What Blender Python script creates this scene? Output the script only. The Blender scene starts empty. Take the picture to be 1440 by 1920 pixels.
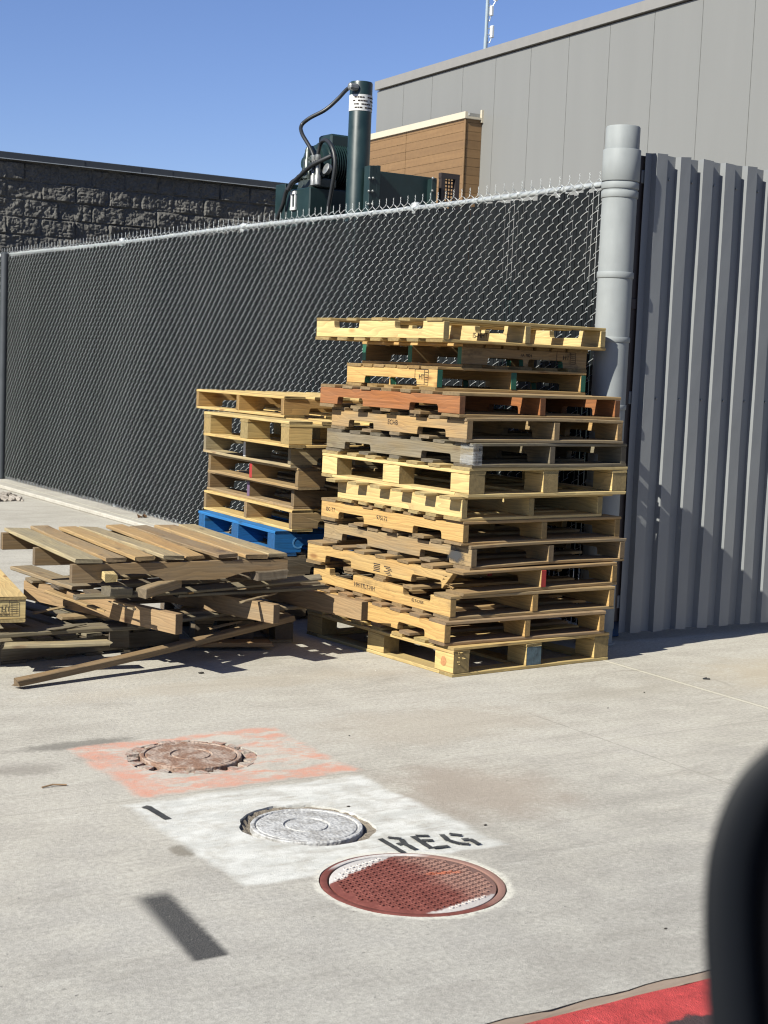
import bpy, bmesh, math, random
import numpy as np
from mathutils import Vector, Matrix

SC = bpy.context.scene
COL = SC.collection
PI = math.pi
rad = math.radians

# ------------------------------------------------------------------ camera
F, H = 2850.0, 1.45          # focal length in photo pixels (1440 x 1920), eye height above the slab
ROLL, PITCH, HEAD = math.atan(.042), math.atan(275.5 / F), rad(32.5)
_fw = Vector((math.sin(HEAD) * math.cos(PITCH), math.cos(HEAD) * math.cos(PITCH), -math.sin(PITCH)))
_r0 = Vector((math.cos(HEAD), -math.sin(HEAD), 0)); _u0 = _r0.cross(_fw)
_r = _r0 * math.cos(ROLL) + _u0 * math.sin(ROLL)
_u = _u0 * math.cos(ROLL) - _r0 * math.sin(ROLL)
EYE = Vector((0, 0, H))
cd = bpy.data.cameras.new('camera'); cam = bpy.data.objects.new('camera', cd); COL.objects.link(cam)
cam.matrix_world = Matrix(((_r.x, _u.x, -_fw.x, 0), (_r.y, _u.y, -_fw.y, 0), (_r.z, _u.z, -_fw.z, H), (0, 0, 0, 1)))
cd.sensor_fit = 'VERTICAL'; cd.sensor_height = 36; cd.sensor_width = 27
cd.lens = F / 1920 * 36; cd.clip_start = .02; cd.clip_end = 3000
cd.dof.use_dof = True; cd.dof.focus_distance = 7.6; cd.dof.aperture_fstop = 14.0
SC.cycles.filter_width = 1.15
SC.camera = cam

# ------------------------------------------------------------------ sky, sun, exposure
SUN_AZ, SUN_EL = rad(11.0), rad(37.5)        # light travels toward +X, a little toward +Y
w = bpy.data.worlds.new('World'); SC.world = w; w.use_nodes = True
nt = w.node_tree
sky = nt.nodes.new('ShaderNodeTexSky'); sky.sky_type = 'NISHITA'; sky.sun_disc = False
sky.sun_elevation = SUN_EL; sky.sun_rotation = rad(259.0)
sky.air_density = 1.0; sky.dust_density = 0.0; sky.ozone_density = 4.0; sky.altitude = 200
bg = nt.nodes['Background']; bg.inputs['Strength'].default_value = .05
tn_ = nt.nodes.new('ShaderNodeMixRGB'); tn_.blend_type = 'MULTIPLY'; tn_.inputs[0].default_value = 1; tn_.inputs[2].default_value = (.95, .94, 1.18, 1)
nt.links.new(sky.outputs[0], tn_.inputs[1]); nt.links.new(tn_.outputs[0], bg.inputs['Color'])
sd = bpy.data.lights.new('sun', 'SUN'); sd.energy = 4.8; sd.angle = rad(.5); sd.color = (1, .965, .86)
so = bpy.data.objects.new('sun', sd); COL.objects.link(so); so.location = (-6, -2, 8)
LDIR = Vector((math.cos(SUN_AZ) * math.cos(SUN_EL), math.sin(SUN_AZ) * math.cos(SUN_EL), -math.sin(SUN_EL)))
so.rotation_euler = LDIR.to_track_quat('-Z', 'Y').to_euler()
SC.view_settings.view_transform = 'Standard'; SC.view_settings.look = 'None'
SC.view_settings.exposure = 1.05; SC.view_settings.gamma = 1

# ------------------------------------------------------------------ measuring helpers (photo pixel -> place)
def ray(px, py): return _fw + _r * ((px - 720) / F) - _u * ((py - 960) / F)
def onz(px, py, z=0.0):
    d = ray(px, py); return EYE + d * ((z - H) / d.z)
def onx(px, py, x):
    d = ray(px, py); return EYE + d * (x / d.x)
def ony(px, py, y):
    d = ray(px, py); return EYE + d * (y / d.y)

# ------------------------------------------------------------------ node helper
class G:
    def __init__(s, name):
        s.m = bpy.data.materials.new(name); s.m.use_nodes = True
        s.t = s.m.node_tree; s.b = s.t.nodes['Principled BSDF']; s.b.inputs['Roughness'].default_value = .8
    def put(s, sock, v):
        if isinstance(v, bpy.types.NodeSocket): s.t.links.new(v, sock)
        elif v is not None:
            if sock.type == 'RGBA' and not hasattr(v, '__len__'): v = (v, v, v, 1)
            if sock.type == 'RGBA' and len(v) == 3: v = (*v, 1)
            sock.default_value = v
    def n(s, typ, ins=None, **props):
        nd = s.t.nodes.new('ShaderNode' + typ)
        for k, v in props.items(): setattr(nd, k, v)
        for k, v in (ins or {}).items(): s.put(nd.inputs[k], v)
        return nd
    def m_(s, op, a, b=None, c=None, clamp=False):
        nd = s.n('Math', operation=op, use_clamp=clamp); s.put(nd.inputs[0], a); s.put(nd.inputs[1], b); s.put(nd.inputs[2], c)
        return nd.outputs[0]
    def add(s, a, b): return s.m_('ADD', a, b)
    def sub(s, a, b): return s.m_('SUBTRACT', a, b)
    def mul(s, a, b): return s.m_('MULTIPLY', a, b)
    def mx(s, a, b): return s.m_('MAXIMUM', a, b)
    def mn(s, a, b): return s.m_('MINIMUM', a, b)
    def ss(s, x, lo, hi, a=0., b=1.):
        nd = s.n('MapRange', interpolation_type='SMOOTHSTEP'); s.put(nd.inputs[0], x)
        for i, v in enumerate((lo, hi, a, b)): s.put(nd.inputs[i + 1], v)
        return nd.outputs[0]
    def lin(s, x, lo, hi, a=0., b=1.):
        nd = s.n('MapRange'); s.put(nd.inputs[0], x)
        for i, v in enumerate((lo, hi, a, b)): s.put(nd.inputs[i + 1], v)
        return nd.outputs[0]
    def mix(s, f, a, b, blend='MIX'):
        nd = s.n('MixRGB', blend_type=blend); s.put(nd.inputs[0], f); s.put(nd.inputs[1], a); s.put(nd.inputs[2], b)
        return nd.outputs[0]
    def noise(s, v, sc, det=4, ro=.55, dist=0., dim='3D'):
        nd = s.n('TexNoise', {'Scale': sc, 'Detail': det, 'Roughness': ro, 'Distortion': dist}, noise_dimensions=dim)
        s.put(nd.inputs['Vector'], v); return nd.outputs['Fac']
    def vor(s, v, sc, feat='F1', out='Distance', rnd=1.):
        nd = s.n('TexVoronoi', {'Scale': sc, 'Randomness': rnd}, feature=feat); s.put(nd.inputs['Vector'], v); return nd.outputs[out]
    def vec(s, v, scale=(1, 1, 1), loc=(0, 0, 0), rot=(0, 0, 0)):
        nd = s.n('Mapping'); s.put(nd.inputs[0], v); nd.inputs['Location'].default_value = loc
        nd.inputs['Rotation'].default_value = rot; nd.inputs['Scale'].default_value = scale; return nd.outputs[0]
    def obj(s): return s.n('TexCoord').outputs['Object']
    def uv(s): return s.n('UVMap').outputs[0]
    def xyz(s, v):
        nd = s.n('SeparateXYZ'); s.put(nd.inputs[0], v); return nd.outputs
    def bump(s, h, strength=.3, dist=.01):
        nd = s.n('Bump', {'Strength': strength, 'Distance': dist, 'Height': h}); s.t.links.new(nd.outputs[0], s.b.inputs['Normal'])
    def out(s, color=None, rough=None, metal=None):
        if color is not None: s.put(s.b.inputs['Base Color'], color)
        if rough is not None: s.put(s.b.inputs['Roughness'], rough)
        if metal is not None: s.put(s.b.inputs['Metallic'], metal)
        return s.m

def painted(name, c, rough=.5, metal=0., var=.12, sc=6., bump=.08, spec=None):
    g = G(name); o = g.obj()
    n1 = g.noise(o, sc, 5, .6); n2 = g.noise(g.vec(o, (1, 1, .25)), sc * 5, 3)
    f = g.add(g.lin(n1, .25, .75, 1 - var, 1 + var), g.lin(n2, .3, .7, -var * .4, var * .4))
    col = g.mix(1., c, f, 'MULTIPLY')
    g.bump(n2, bump, .004)
    if spec is not None: g.b.inputs['Specular IOR Level'].default_value = spec
    return g.out(col, g.lin(n1, .2, .8, max(0, rough - .08), min(1, rough + .1)), metal)

# ------------------------------------------------------------------ mesh helpers
def link(name, me, mats=(), parent=None, color=None):
    o = bpy.data.objects.new(name, me); COL.objects.link(o)
    for m in (mats if isinstance(mats, (list, tuple)) else [mats]): me.materials.append(m)
    if parent: o.parent = parent
    if color is not None: o.color = color
    return o
def thing(name, label, cat, loc=(0, 0, 0), rot=(0, 0, 0), group=None):
    o = bpy.data.objects.new(name, None); COL.objects.link(o); o.empty_display_size = .1
    o.location = loc; o.rotation_euler = rot; tag(o, label, cat, group); return o
def tag(o, label, cat, group=None):
    o['label'] = label; o['category'] = cat
    if group: o['group'] = group
    return o
def struct(o): o['kind'] = 'structure'; return o
def mesh(bm, name='m', smooth=False):
    me = bpy.data.meshes.new(name); bm.to_mesh(me); bm.free()
    if smooth:
        for p in me.polygons: p.use_smooth = True
    return me
def add_box(bm, c, s, rot=None, bev=0.):
    M = Matrix.Translation(c) @ (rot.to_4x4() if rot is not None else Matrix()) @ Matrix.Diagonal((*s, 1))
    r = bmesh.ops.create_cube(bm, size=1, matrix=M)
    if bev:
        es = list({e for v in r['verts'] for e in v.link_edges})
        bmesh.ops.bevel(bm, geom=es, offset=bev, segments=1, affect='EDGES')
def box_me(c, s, bev=.003):
    bm = bmesh.new(); add_box(bm, c, s, None, bev); return mesh(bm)
def add_lathe(bm, prof, seg=32, mat=Matrix(), cap=True):
    rings = []
    for r, z in prof:
        rings.append([bm.verts.new(mat @ Vector((r * math.cos(2 * PI * i / seg), r * math.sin(2 * PI * i / seg), z))) for i in range(seg)])
    for a, b in zip(rings, rings[1:]):
        for i in range(seg): bm.faces.new((a[i], a[(i + 1) % seg], b[(i + 1) % seg], b[i]))
    if cap:
        bm.faces.new(rings[0][::-1]); bm.faces.new(rings[-1])
def lathe_me(prof, seg=32, cap=True, sm=True, mat=Matrix()):
    bm = bmesh.new(); add_lathe(bm, prof, seg, mat, cap); me = mesh(bm)
    if sm: smooth_by_angle(me)
    return me
def smooth_by_angle(me, ang=35):
    for p in me.polygons: p.use_smooth = True
    me.set_sharp_from_angle(angle=rad(ang))
def add_tube(bm, pts, r, seg=8):
    pts = [Vector(p) for p in pts]; rings = []; up = Vector((.13, .21, .97)).normalized()
    for i, p in enumerate(pts):
        t = (pts[min(i + 1, len(pts) - 1)] - pts[max(i - 1, 0)]).normalized()
        a = t.cross(up)
        if a.length < .05: a = t.cross(Vector((1, 0, 0)))
        a.normalize(); b = t.cross(a).normalized(); rr = r[i] if hasattr(r, '__len__') else r
        rings.append([bm.verts.new(p + a * (rr * math.cos(2 * PI * k / seg)) + b * (rr * math.sin(2 * PI * k / seg))) for k in range(seg)])
    for A, B in zip(rings, rings[1:]):
        for k in range(seg): bm.faces.new((A[k], A[(k + 1) % seg], B[(k + 1) % seg], B[k]))
    bm.faces.new(rings[0][::-1]); bm.faces.new(rings[-1])
def spline(pts, n=8):
    P = [Vector(p) for p in pts]; P = [P[0] * 2 - P[1]] + P + [P[-1] * 2 - P[-2]]; out = []
    for i in range(1, len(P) - 2):
        for k in range(n):
            t = k / n; a, b, c, d = P[i - 1], P[i], P[i + 1], P[i + 2]
            out.append(.5 * ((2 * b) + (c - a) * t + (2 * a - 5 * b + 4 * c - d) * t * t + (3 * b - a - 3 * c + d) * t ** 3))
    out.append(P[-2]); return out
def tube_me(pts, r, seg=8):
    bm = bmesh.new(); add_tube(bm, pts, r, seg); me = mesh(bm); smooth_by_angle(me, 50); return me
def add_prism(bm, poly, z0, z1):
    a = [bm.verts.new((x, y, z0)) for x, y in poly]; b = [bm.verts.new((x, y, z1)) for x, y in poly]
    n = len(poly); bm.faces.new(a[::-1]); bm.faces.new(b)
    for i in range(n): bm.faces.new((a[i], a[(i + 1) % n], b[(i + 1) % n], b[i]))
def text_me(txt, size, ext=.0006):
    cu = bpy.data.curves.new('t', 'FONT'); cu.body = txt; cu.size = size; cu.extrude = ext; cu.align_x = 'CENTER'; cu.align_y = 'CENTER'
    o = bpy.data.objects.new('t', cu); COL.objects.link(o)
    dg = bpy.context.evaluated_depsgraph_get(); me = bpy.data.meshes.new_from_object(o.evaluated_get(dg))
    bpy.data.objects.remove(o); bpy.data.curves.remove(cu); me.materials.clear(); return me

# numpy value noise for relief
def vnoise(x, y, seed=0):
    xi, yi = np.floor(x).astype(int), np.floor(y).astype(int); fx, fy = x - xi, y - yi
    fx, fy = fx * fx * (3 - 2 * fx), fy * fy * (3 - 2 * fy)
    def h(a, b):
        k = (a * 374761393 + b * 668265263 + seed * 1442695041) & 0x7fffffff
        k = ((k ^ (k >> 13)) * 1274126177) & 0x7fffffff
        return ((k ^ (k >> 16)) & 0xffff) / 65535.
    return (h(xi, yi) * (1 - fx) + h(xi + 1, yi) * fx) * (1 - fy) + (h(xi, yi + 1) * (1 - fx) + h(xi + 1, yi + 1) * fx) * fy

# ================================================================== MATERIALS
def wood_material():
    g = G('wood'); uv = g.uv(); oi = g.n('ObjectInfo'); base = oi.outputs['Color']; wea = oi.outputs['Alpha']; rnd = oi.outputs['Random']
    X = g.xyz(uv); off = g.mul(rnd, 37.)
    cv = g.n('CombineXYZ'); g.put(cv.inputs[0], X[0]); g.put(cv.inputs[1], X[1]); g.put(cv.inputs[2], off); P = cv.outputs[0]
    warp = g.noise(g.vec(P, (2.2, 9, 1)), 1., 2, .5)
    cw = g.n('CombineXYZ'); g.put(cw.inputs[0], g.mul(X[0], 1.4)); g.put(cw.inputs[1], g.add(g.mul(X[1], 46.), g.mul(warp, 7.))); g.put(cw.inputs[2], off)
    rings = g.n('TexWave', {'Scale': .33, 'Distortion': 1.6, 'Detail': 2., 'Detail Scale': 1.2}, bands_direction='Y', wave_profile='SAW')
    g.put(rings.inputs['Vector'], cw.outputs[0]); ring = rings.outputs['Fac']
    fine = g.noise(g.vec(P, (5, 190, 1)), 1., 4, .6)
    blot = g.noise(g.vec(P, (3, 9, 1)), 1., 4, .6)
    col = g.mix(1., base, g.lin(ring, 0, 1, .80, 1.10), 'MULTIPLY')
    col = g.mix(1., col, g.lin(fine, .3, .7, .84, 1.12), 'MULTIPLY')
    col = g.mix(g.ss(blot, .42, .75, 0, .35), col, g.mix(1., col, (.78, .58, .40), 'MULTIPLY'))
    kn = g.n('TexVoronoi', {'Scale': 1., 'Randomness': 1.}, feature='F1'); g.put(kn.inputs['Vector'], g.vec(P, (3.2, 9., 1)))
    km = g.ss(kn.outputs['Distance'], .17, .05); col = g.mix(g.mul(km, .75), col, g.mix(1., col, (.45, .28, .17), 'MULTIPLY'))
    w1 = g.noise(g.vec(P, (2.4, 14, 1)), 1., 5, .65)
    wm = g.m_('MULTIPLY', g.ss(w1, .25, .72), g.m_('MULTIPLY', wea, 1.25), clamp=True)
    grey = g.mix(g.lin(fine, .25, .75), (.075, .065, .048), (.215, .188, .138))
    col = g.mix(wm, col, grey)
    st = g.noise(g.vec(P, (5, 11, 1), (3.1, 7.7, 0)), 1., 6, .7)
    col = g.mix(g.mul(g.ss(st, .57, .72), g.add(.30, g.mul(wea, .6))), col, (.026, .02, .016))
    crack = g.noise(g.vec(P, (1.6, 120, 1), (9, 3, 0)), 1., 2, .5)
    cm = g.mul(g.ss(crack, .70, .76), wea); col = g.mix(g.mul(cm, .8), col, (.03, .024, .018))
    g.bump(g.sub(g.add(g.mul(fine, .8), g.mul(ring, .3)), g.mul(cm, 2.)), .35, .0025)
    return g.out(col, .82)
WOOD = wood_material()
def endgrain_material():
    g = G('wood_end_grain'); uv = g.uv(); oi = g.n('ObjectInfo'); X = g.xyz(uv)
    cv = g.n('CombineXYZ'); g.put(cv.inputs[0], g.add(X[0], .03)); g.put(cv.inputs[1], g.sub(X[1], .05)); g.put(cv.inputs[2], g.mul(oi.outputs['Random'], 9.))
    wv = g.n('TexWave', {'Scale': 55., 'Distortion': 2.2, 'Detail': 2.}, wave_type='RINGS', rings_direction='Z'); g.put(wv.inputs['Vector'], cv.outputs[0])
    n = g.noise(g.vec(cv.outputs[0], (60, 60, 1)), 1., 4)
    col = g.mix(1., oi.outputs['Color'], g.lin(wv.outputs['Fac'], 0, 1, .36, .66), 'MULTIPLY')  # ends darkened past real end grain, their shade put into the colour
    col = g.mix(g.mul(oi.outputs['Alpha'], .55), col, (.15, .125, .1)); col = g.mix(1., col, g.lin(n, .3, .7, .75, 1.1), 'MULTIPLY')
    g.bump(n, .3, .003); return g.out(col, .9)
ENDG = endgrain_material()
GREEN = painted('green_end_paint', (.010, .085, .05), .6, var=.3)
REDP = painted('red_end_paint', (.26, .016, .012), .6, var=.3)
VIOP = painted('violet_end_paint', (.10, .06, .11), .7, var=.3)
WHITP = painted('white_end_paint', (.40, .40, .39), .7, var=.2)
TEALP = painted('faded_blue_end_paint', (.06, .09, .10), .8, var=.5, sc=40)
INK = painted('stamp_ink', (.03, .02, .015), .9, var=.5, sc=60)
INKW = painted('faded_white_ink', (.07, .22, .42), .9, var=.4, sc=60)
GALV = painted('galvanised_steel', (.38, .40, .40), .45, .4, var=.18, sc=14)
SLAT = painted('charcoal_slat', (.0068, .0082, .0090), .6, var=.3, sc=3, spec=.12)
PIPE = painted('grey_pipe_paint', (.205, .219, .220), .6, var=.10, sc=5, spec=.22, bump=.05)
GATE = painted('grey_gate_paint', (.165, .172, .176), .45, var=.05, spec=.4, sc=3, bump=.04)
DGREEN = painted('dark_green_machine_paint', (.008, .021, .021), .38, var=.2, sc=8)
RUBBER = painted('black_rubber', (.012, .013, .014), .45, var=.2)
STEEL = painted('worn_steel', (.22, .225, .22), .4, .6, var=.25, sc=30)
WHITE = painted('white_label', (.46, .46, .45), .6, var=.1, sc=30)
BLUEST = painted('blue_steel_paint', (.008, .06, .19), .5, var=.25)
DARKMET_SHADE = painted('dark_bronze_and_shade', (.03, .022, .02), .5)

# ================================================================== SETTING
# ---- manhole places
HOLE1, HOLE2, HOLE3 = (2.357, 4.938), (2.338, 4.045), (2.344, 3.447)
def ground_material():
    g = G('concrete_slab'); o = g.obj(); X, Y, _ = g.xyz(o)
    big = g.noise(o, .9, 4, .55); mid = g.noise(o, 4.5, 5, .6); fin = g.noise(o, 60, 4, .65); grit = g.noise(o, 260, 3, .7)
    col = g.mix(g.ss(big, .3, .7), (.36, .335, .295), (.435, .41, .37))
    col = g.mix(g.ss(mid, .35, .68, 0, .6), col, (.475, .45, .40))
    lng = g.noise(g.vec(o, (1.6, 7.5, 1), (2.2, 9.1, 0), rot=(0, 0, rad(-10))), 1., 6, .68); col = g.mix(g.ss(lng, .46, .74, 0, .55), col, (.30, .278, .245))
    lng2 = g.noise(g.vec(o, (3.5, 14, 1), (7.2, 3.1, 0), rot=(0, 0, rad(6))), 1., 6, .7); col = g.mix(g.ss(lng2, .52, .72, 0, .5), col, (.52, .495, .445))
    col = g.mix(1., col, g.lin(fin, .25, .75, .74, 1.22), 'MULTIPLY')
    col = g.mix(1., col, g.lin(grit, .25, .75, .66, 1.28), 'MULTIPLY')
    streak = g.noise(g.vec(o, (2.2, 26, 1), rot=(0, 0, rad(-14))), 1., 4, .6)
    col = g.mix(g.ss(streak, .6, .78, 0, .16), col, (.25, .23, .2))
    dk = g.noise(g.vec(o, (1.5, 4.5, 1), (4.2, 1.3, 0)), 1., 6, .65)
    col = g.mix(g.ss(dk, .58, .74, 0, .42), col, (.215, .19, .16))
    pit = g.noise(g.vec(o, (24, 60, 1), rot=(0, 0, rad(-12))), 1., 3, .6); pm = g.mul(g.ss(pit, .665, .72), g.ss(mid, .42, .58))
    col = g.mix(g.mul(pm, .7), col, (.17, .155, .135))
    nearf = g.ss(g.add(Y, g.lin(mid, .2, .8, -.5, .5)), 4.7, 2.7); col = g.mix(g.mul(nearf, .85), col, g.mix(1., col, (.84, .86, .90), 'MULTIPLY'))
    def blob(cx, cy, rx, ry, c, f, rot=0., e=.5):
        v = g.vec(g.vec(o, (1, 1, 1), (-cx, -cy, 0)), (1 / rx, 1 / ry, 0), rot=(0, 0, rot))
        ln = g.n('VectorMath', operation='LENGTH'); g.put(ln.inputs[0], v)
        d = g.add(ln.outputs['Value'], g.lin(mid, .2, .8, -.5, .5)); d = g.add(d, g.lin(fin, .2, .8, -.25, .25))
        nonlocal col; col = g.mix(g.mul(g.ss(d, 1. + e, 1. - e), f), col, c)
    blob(3.08, 4.15, .28, .30, (.29, .235, .19), .62)
    blob(3.5, 5.0, .5, .25, (.33, .28, .22), .4)
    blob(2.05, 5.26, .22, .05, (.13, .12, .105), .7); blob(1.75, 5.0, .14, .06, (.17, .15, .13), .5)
    blob(1.88, 3.98, .035, .05, (.16, .14, .11), .75, e=.35)
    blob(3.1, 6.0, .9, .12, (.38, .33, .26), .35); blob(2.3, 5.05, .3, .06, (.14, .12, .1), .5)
    blob(4.6, 5.2, .4, .1, (.33, .30, .25), .35); blob(6.0, 5.2, .7, .35, (.43, .36, .26), .5)
    # worn paint squares
    def rect(x0, x1, y0, y1, sk, wob):
        ax = g.add(X, g.mul(Y, sk)); ax = g.add(ax, g.lin(mid, .2, .8, -wob, wob)); ay = g.add(Y, g.lin(g.noise(o, 7, 4, .6), .2, .8, -wob, wob))
        a = g.mn(g.ss(ax, x0 - .025, x0 + .025), g.ss(ax, x1 + .025, x1 - .025)); b = g.mn(g.ss(ay, y0 - .02, y0 + .02), g.ss(ay, y1 + .02, y1 - .02))
        return g.mn(a, b)
    wear = g.noise(o, 11, 6, .72); wear2 = g.noise(g.vec(o, (1, 2.2, 1), (5, 2, 0)), 5.5, 6, .7)
    mo = rect(1.99, 2.82, 4.53, 5.22, .0, .035)
    edge = g.mx(g.ss(Y, 4.72, 4.55), g.mx(g.ss(X, 2.18, 2.05), g.mul(g.ss(Y, 5.1, 5.2), .9)))
    edge = g.mx(edge, g.mul(g.ss(X, 2.6, 2.75), .5))
    amt = g.mul(g.mul(mo, g.ss(wear, .36, .56, .35, 1.)), g.m_('MULTIPLY', g.ss(g.add(wear2, g.mul(edge, .15)), .49, .65), g.lin(fin, .3, .7, .55, .95), clamp=True))
    col = g.mix(g.mul(mo, g.ss(wear, .40, .60, .18, .62)), col, (.50, .46, .41))
    col = g.mix(g.mul(amt, .85), col, (.56, .195, .115))
    mw = rect(1.905, 2.79, 3.625, 4.475, .0, .03)
    wst = g.noise(g.vec(o, (5, 22, 1), rot=(0, 0, rad(-14))), 1., 6, .72); amw = g.mul(mw, g.mul(g.ss(wear, .30, .58, .30, .95), g.ss(wst, .66, .50, .35, 1.)))
    col = g.mix(amw, col, g.mix(g.ss(wear2, .35, .65), (.47, .470, .455), (.64, .640, .625)))
    col = g.mix(g.mul(mw, g.ss(wear2, .58, .72, 0, .45)), col, (.33, .315, .29))
    # black spray mark: a straight strip with blunt ends, softer toward its far end
    t = g.m_('DIVIDE', g.sub(Y, 3.208), .476); wv_ = g.lin(fin, .2, .8, -.006, .006)
    ex = g.add(g.sub(X, g.add(1.603, g.mul(t, .049))), wv_); sl_ = g.lin(t, 0, 1, .022, .055); sr_ = g.lin(t, 0, 1, .012, .026)
    ms = g.mul(g.ss(ex, g.sub(-.048, g.mul(sl_, .6)), g.add(-.048, g.mul(sl_, .6))), g.ss(ex, g.add(.048, sr_), g.sub(.048, sr_)))
    ms = g.mul(ms, g.mul(g.ss(g.add(t, wv_), -.015, .02), g.ss(g.add(t, g.mul(wv_, 3.)), 1.06, .90)))
    ms = g.mul(ms, g.lin(grit, .34, .54, .70, 1.)); col = g.mix(g.mul(ms, .97), col, (.011, .0115, .014))
    v = g.vec(o, (1, 1, 0), (-HOLE3[0], -HOLE3[1], 0)); ln = g.n('VectorMath', operation='LENGTH'); g.put(ln.inputs[0], v)
    col = g.mix(g.mul(g.ss(g.add(ln.outputs['Value'], g.lin(wear, .2, .8, -.022, .022)), .292, .272), g.ss(g.add(fin, g.mul(wear2, .3)), .48, .66, .15, .8)), col, (.60, .58, .52))
    # joints: pale sealed joint beside the fence, thin saw cuts
    jw = g.add(X, g.lin(fin, .2, .8, -.006, .006)); jd = g.m_('ABSOLUTE', g.sub(jw, g.add(5.075, g.mul(g.sub(Y, 5.8), .018))))
    col = g.mix(g.mul(g.ss(jd, .020, .010), .55), col, (.60, .56, .46)); jl = g.ss(jd, .016, .012)
    jc = g.ss(g.m_('ABSOLUTE', g.sub(jd, .015)), .005, .001); col = g.mix(g.mul(jc, .5), col, (.14, .125, .1))
    for ax, at, m, f in ((X, 3.97, g.ss(Y, 5.2, 4.9), .35), (Y, 4.515, g.ss(fin, .40, .55), .30), (Y, 3.60, g.ss(fin, .42, .56), .18)):
        dd = g.m_('ABSOLUTE', g.sub(g.add(ax, g.lin(fin, .2, .8, -.008, .008)), at)); col = g.mix(g.mul(g.mul(g.ss(dd, .007, .002), m), f), col, (.15, .135, .115))
    # faint round tyre scuff
    v = g.vec(o, (1, 1, 0), (-4.95, -5.25, 0)); ln = g.n('VectorMath', operation='LENGTH'); g.put(ln.inputs[0], v)
    col = g.mix(g.mul(g.ss(g.m_('ABSOLUTE', g.sub(ln.outputs['Value'], .33)), .016, .004), g.ss(mid, .42, .6, 0, .4)), col, (.25, .22, .19))
    spk = g.noise(o, 170, 2, .5); col = g.mix(g.ss(spk, .66, .72, 0, .45), col, (.17, .155, .135)); col = g.mix(g.ss(spk, .33, .27, 0, .4), col, (.62, .59, .53))
    hgt = g.add(g.mul(fin, .6), g.add(g.mul(grit, .6), g.add(g.mul(streak, .25), g.mul(pm, -1.2))))
    g.bump(hgt, .62, .0045)
    return g.out(g.mix(1., col, (.815, .815, .785), 'MULTIPLY'), .88)
CONC = ground_material()
def asphalt():
    g = G('asphalt'); o = g.obj(); n = g.noise(o, 120, 4, .7); v = g.vor(o, 90)
    g.bump(g.add(n, v), .8, .006); return g.out(g.mix(n, (.022, .023, .025), (.075, .073, .07)), .9)
def hole_loop(c, r, seed, amp, n=64):
    rng = random.Random(seed); ph = [rng.uniform(0, 6.28) for _ in range(6)]
    return [(c[0] + (r + amp * sum(math.sin(k * a * 1.0 + ph[i]) / (i + 1.2) for i, k in enumerate((2, 3, 5, 9, 14, 21)))) * math.cos(a),
             c[1] + (r + amp * sum(math.sin(k * a + ph[i]) / (i + 1.2) for i, k in enumerate((2, 3, 5, 9, 14, 21)))) * math.sin(a)) for a in [2 * PI * i / n for i in range(n)]]
GY0 = 2.603
loops = [hole_loop(HOLE1, .232, 3, .010), hole_loop(HOLE2, .212, 5, .009), hole_loop(HOLE3, .264, 9, .002)]
bm = bmesh.new(); edges = []
def add_loop(pts, z=0):
    vs = [bm.verts.new((x, y, z)) for x, y in pts]; edges.extend(bm.edges.new((vs[i], vs[(i + 1) % len(vs)])) for i in range(len(vs))); return vs
near_edge = [(-60 + i, GY0) for i in range(0, 61)] + [(.06 * i, GY0 + .004 * math.sin(i * 1.7) + .003 * math.sin(i * .61 + 1)) for i in range(1, 100)] + [(6 + i, GY0) for i in range(0, 60, 3)]
add_loop([(-400, GY0)] + near_edge + [(400, GY0), (400, 700), (-400, 700)])
LV = [add_loop(l) for l in loops]
bmesh.ops.triangle_fill(bm, edges=edges, use_beauty=True, normal=(0, 0, 1))
for f in bm.faces:
    if f.normal.z < 0: f.normal_flip()
# broken walls of the three pits and the slab's near edge
for lv in LV:
    lo = [bm.verts.new((v.co.x, v.co.y, -.07)) for v in lv]; n = len(lv)
    for i in range(n): bm.faces.new((lv[i], lv[(i + 1) % n], lo[(i + 1) % n], lo[i]))
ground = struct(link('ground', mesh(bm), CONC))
road = struct(link('road', box_me((0, -28, -.25), (400, 60.4, .2), 0), asphalt()))

# ---- kerb, painted red, between slab and road
def kerb_mat():
    g = G('red_kerb_paint'); o = g.obj(); X, Y, Z = g.xyz(o); n = g.noise(o, 40, 5, .7); n2 = g.noise(o, 9, 5, .65); v = g.vor(o, 300)
    col = g.mix(g.ss(n2, .3, .7), (.30, .027, .025), (.425, .047, .044))
    col = g.mix(1., col, g.lin(n, .25, .75, .75, 1.15), 'MULTIPLY')
    col = g.mix(g.mul(g.ss(n2, .64, .70), .5), col, (.42, .38, .34))
    edge_dark = g.ss(g.add(Y, g.lin(n2, .2, .8, -.035, .035)), 2.437, 2.417); col = g.mix(g.mul(edge_dark, .95), col, (.022, .02, .02))  # kerb turns near-black toward its road edge
    g.bump(g.add(n, g.mul(v, .4)), .9, .006); return g.out(col, .75)
def sand_mat():
    g = G('eroded_joint_filler'); o = g.obj(); n = g.noise(g.vec(o, (6, 40, 1)), 1., 5, .7)
    g.bump(n, .5, .006); return g.out(g.mix(n, (.12, .085, .062), (.29, .23, .18)), .95)
bm = bmesh.new()
prof = [(2.30, -.3), (2.335, -.05), (2.350, -.022), (2.375, -.006), (2.41, -.002), (2.53, -.003), (2.574, -.005), (2.574, -.3)]
xs = [-60 + 2 * i for i in range(30)] + [.08 * i for i in range(90)] + [7.2 + 2 * i for i in range(30)]
rng = random.Random(4); rows = [[bm.verts.new((x, y + rng.uniform(-.003, .003), z + rng.uniform(-.002, .001))) for y, z in prof] for x in xs]
for a, b in zip(rows, rows[1:]):
    for i in range(len(prof) - 1): bm.faces.new((a[i], b[i], b[i + 1], a[i + 1]))
me = mesh(bm); smooth_by_angle(me, 60); struct(link('kerb', me, kerb_mat()))
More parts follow.
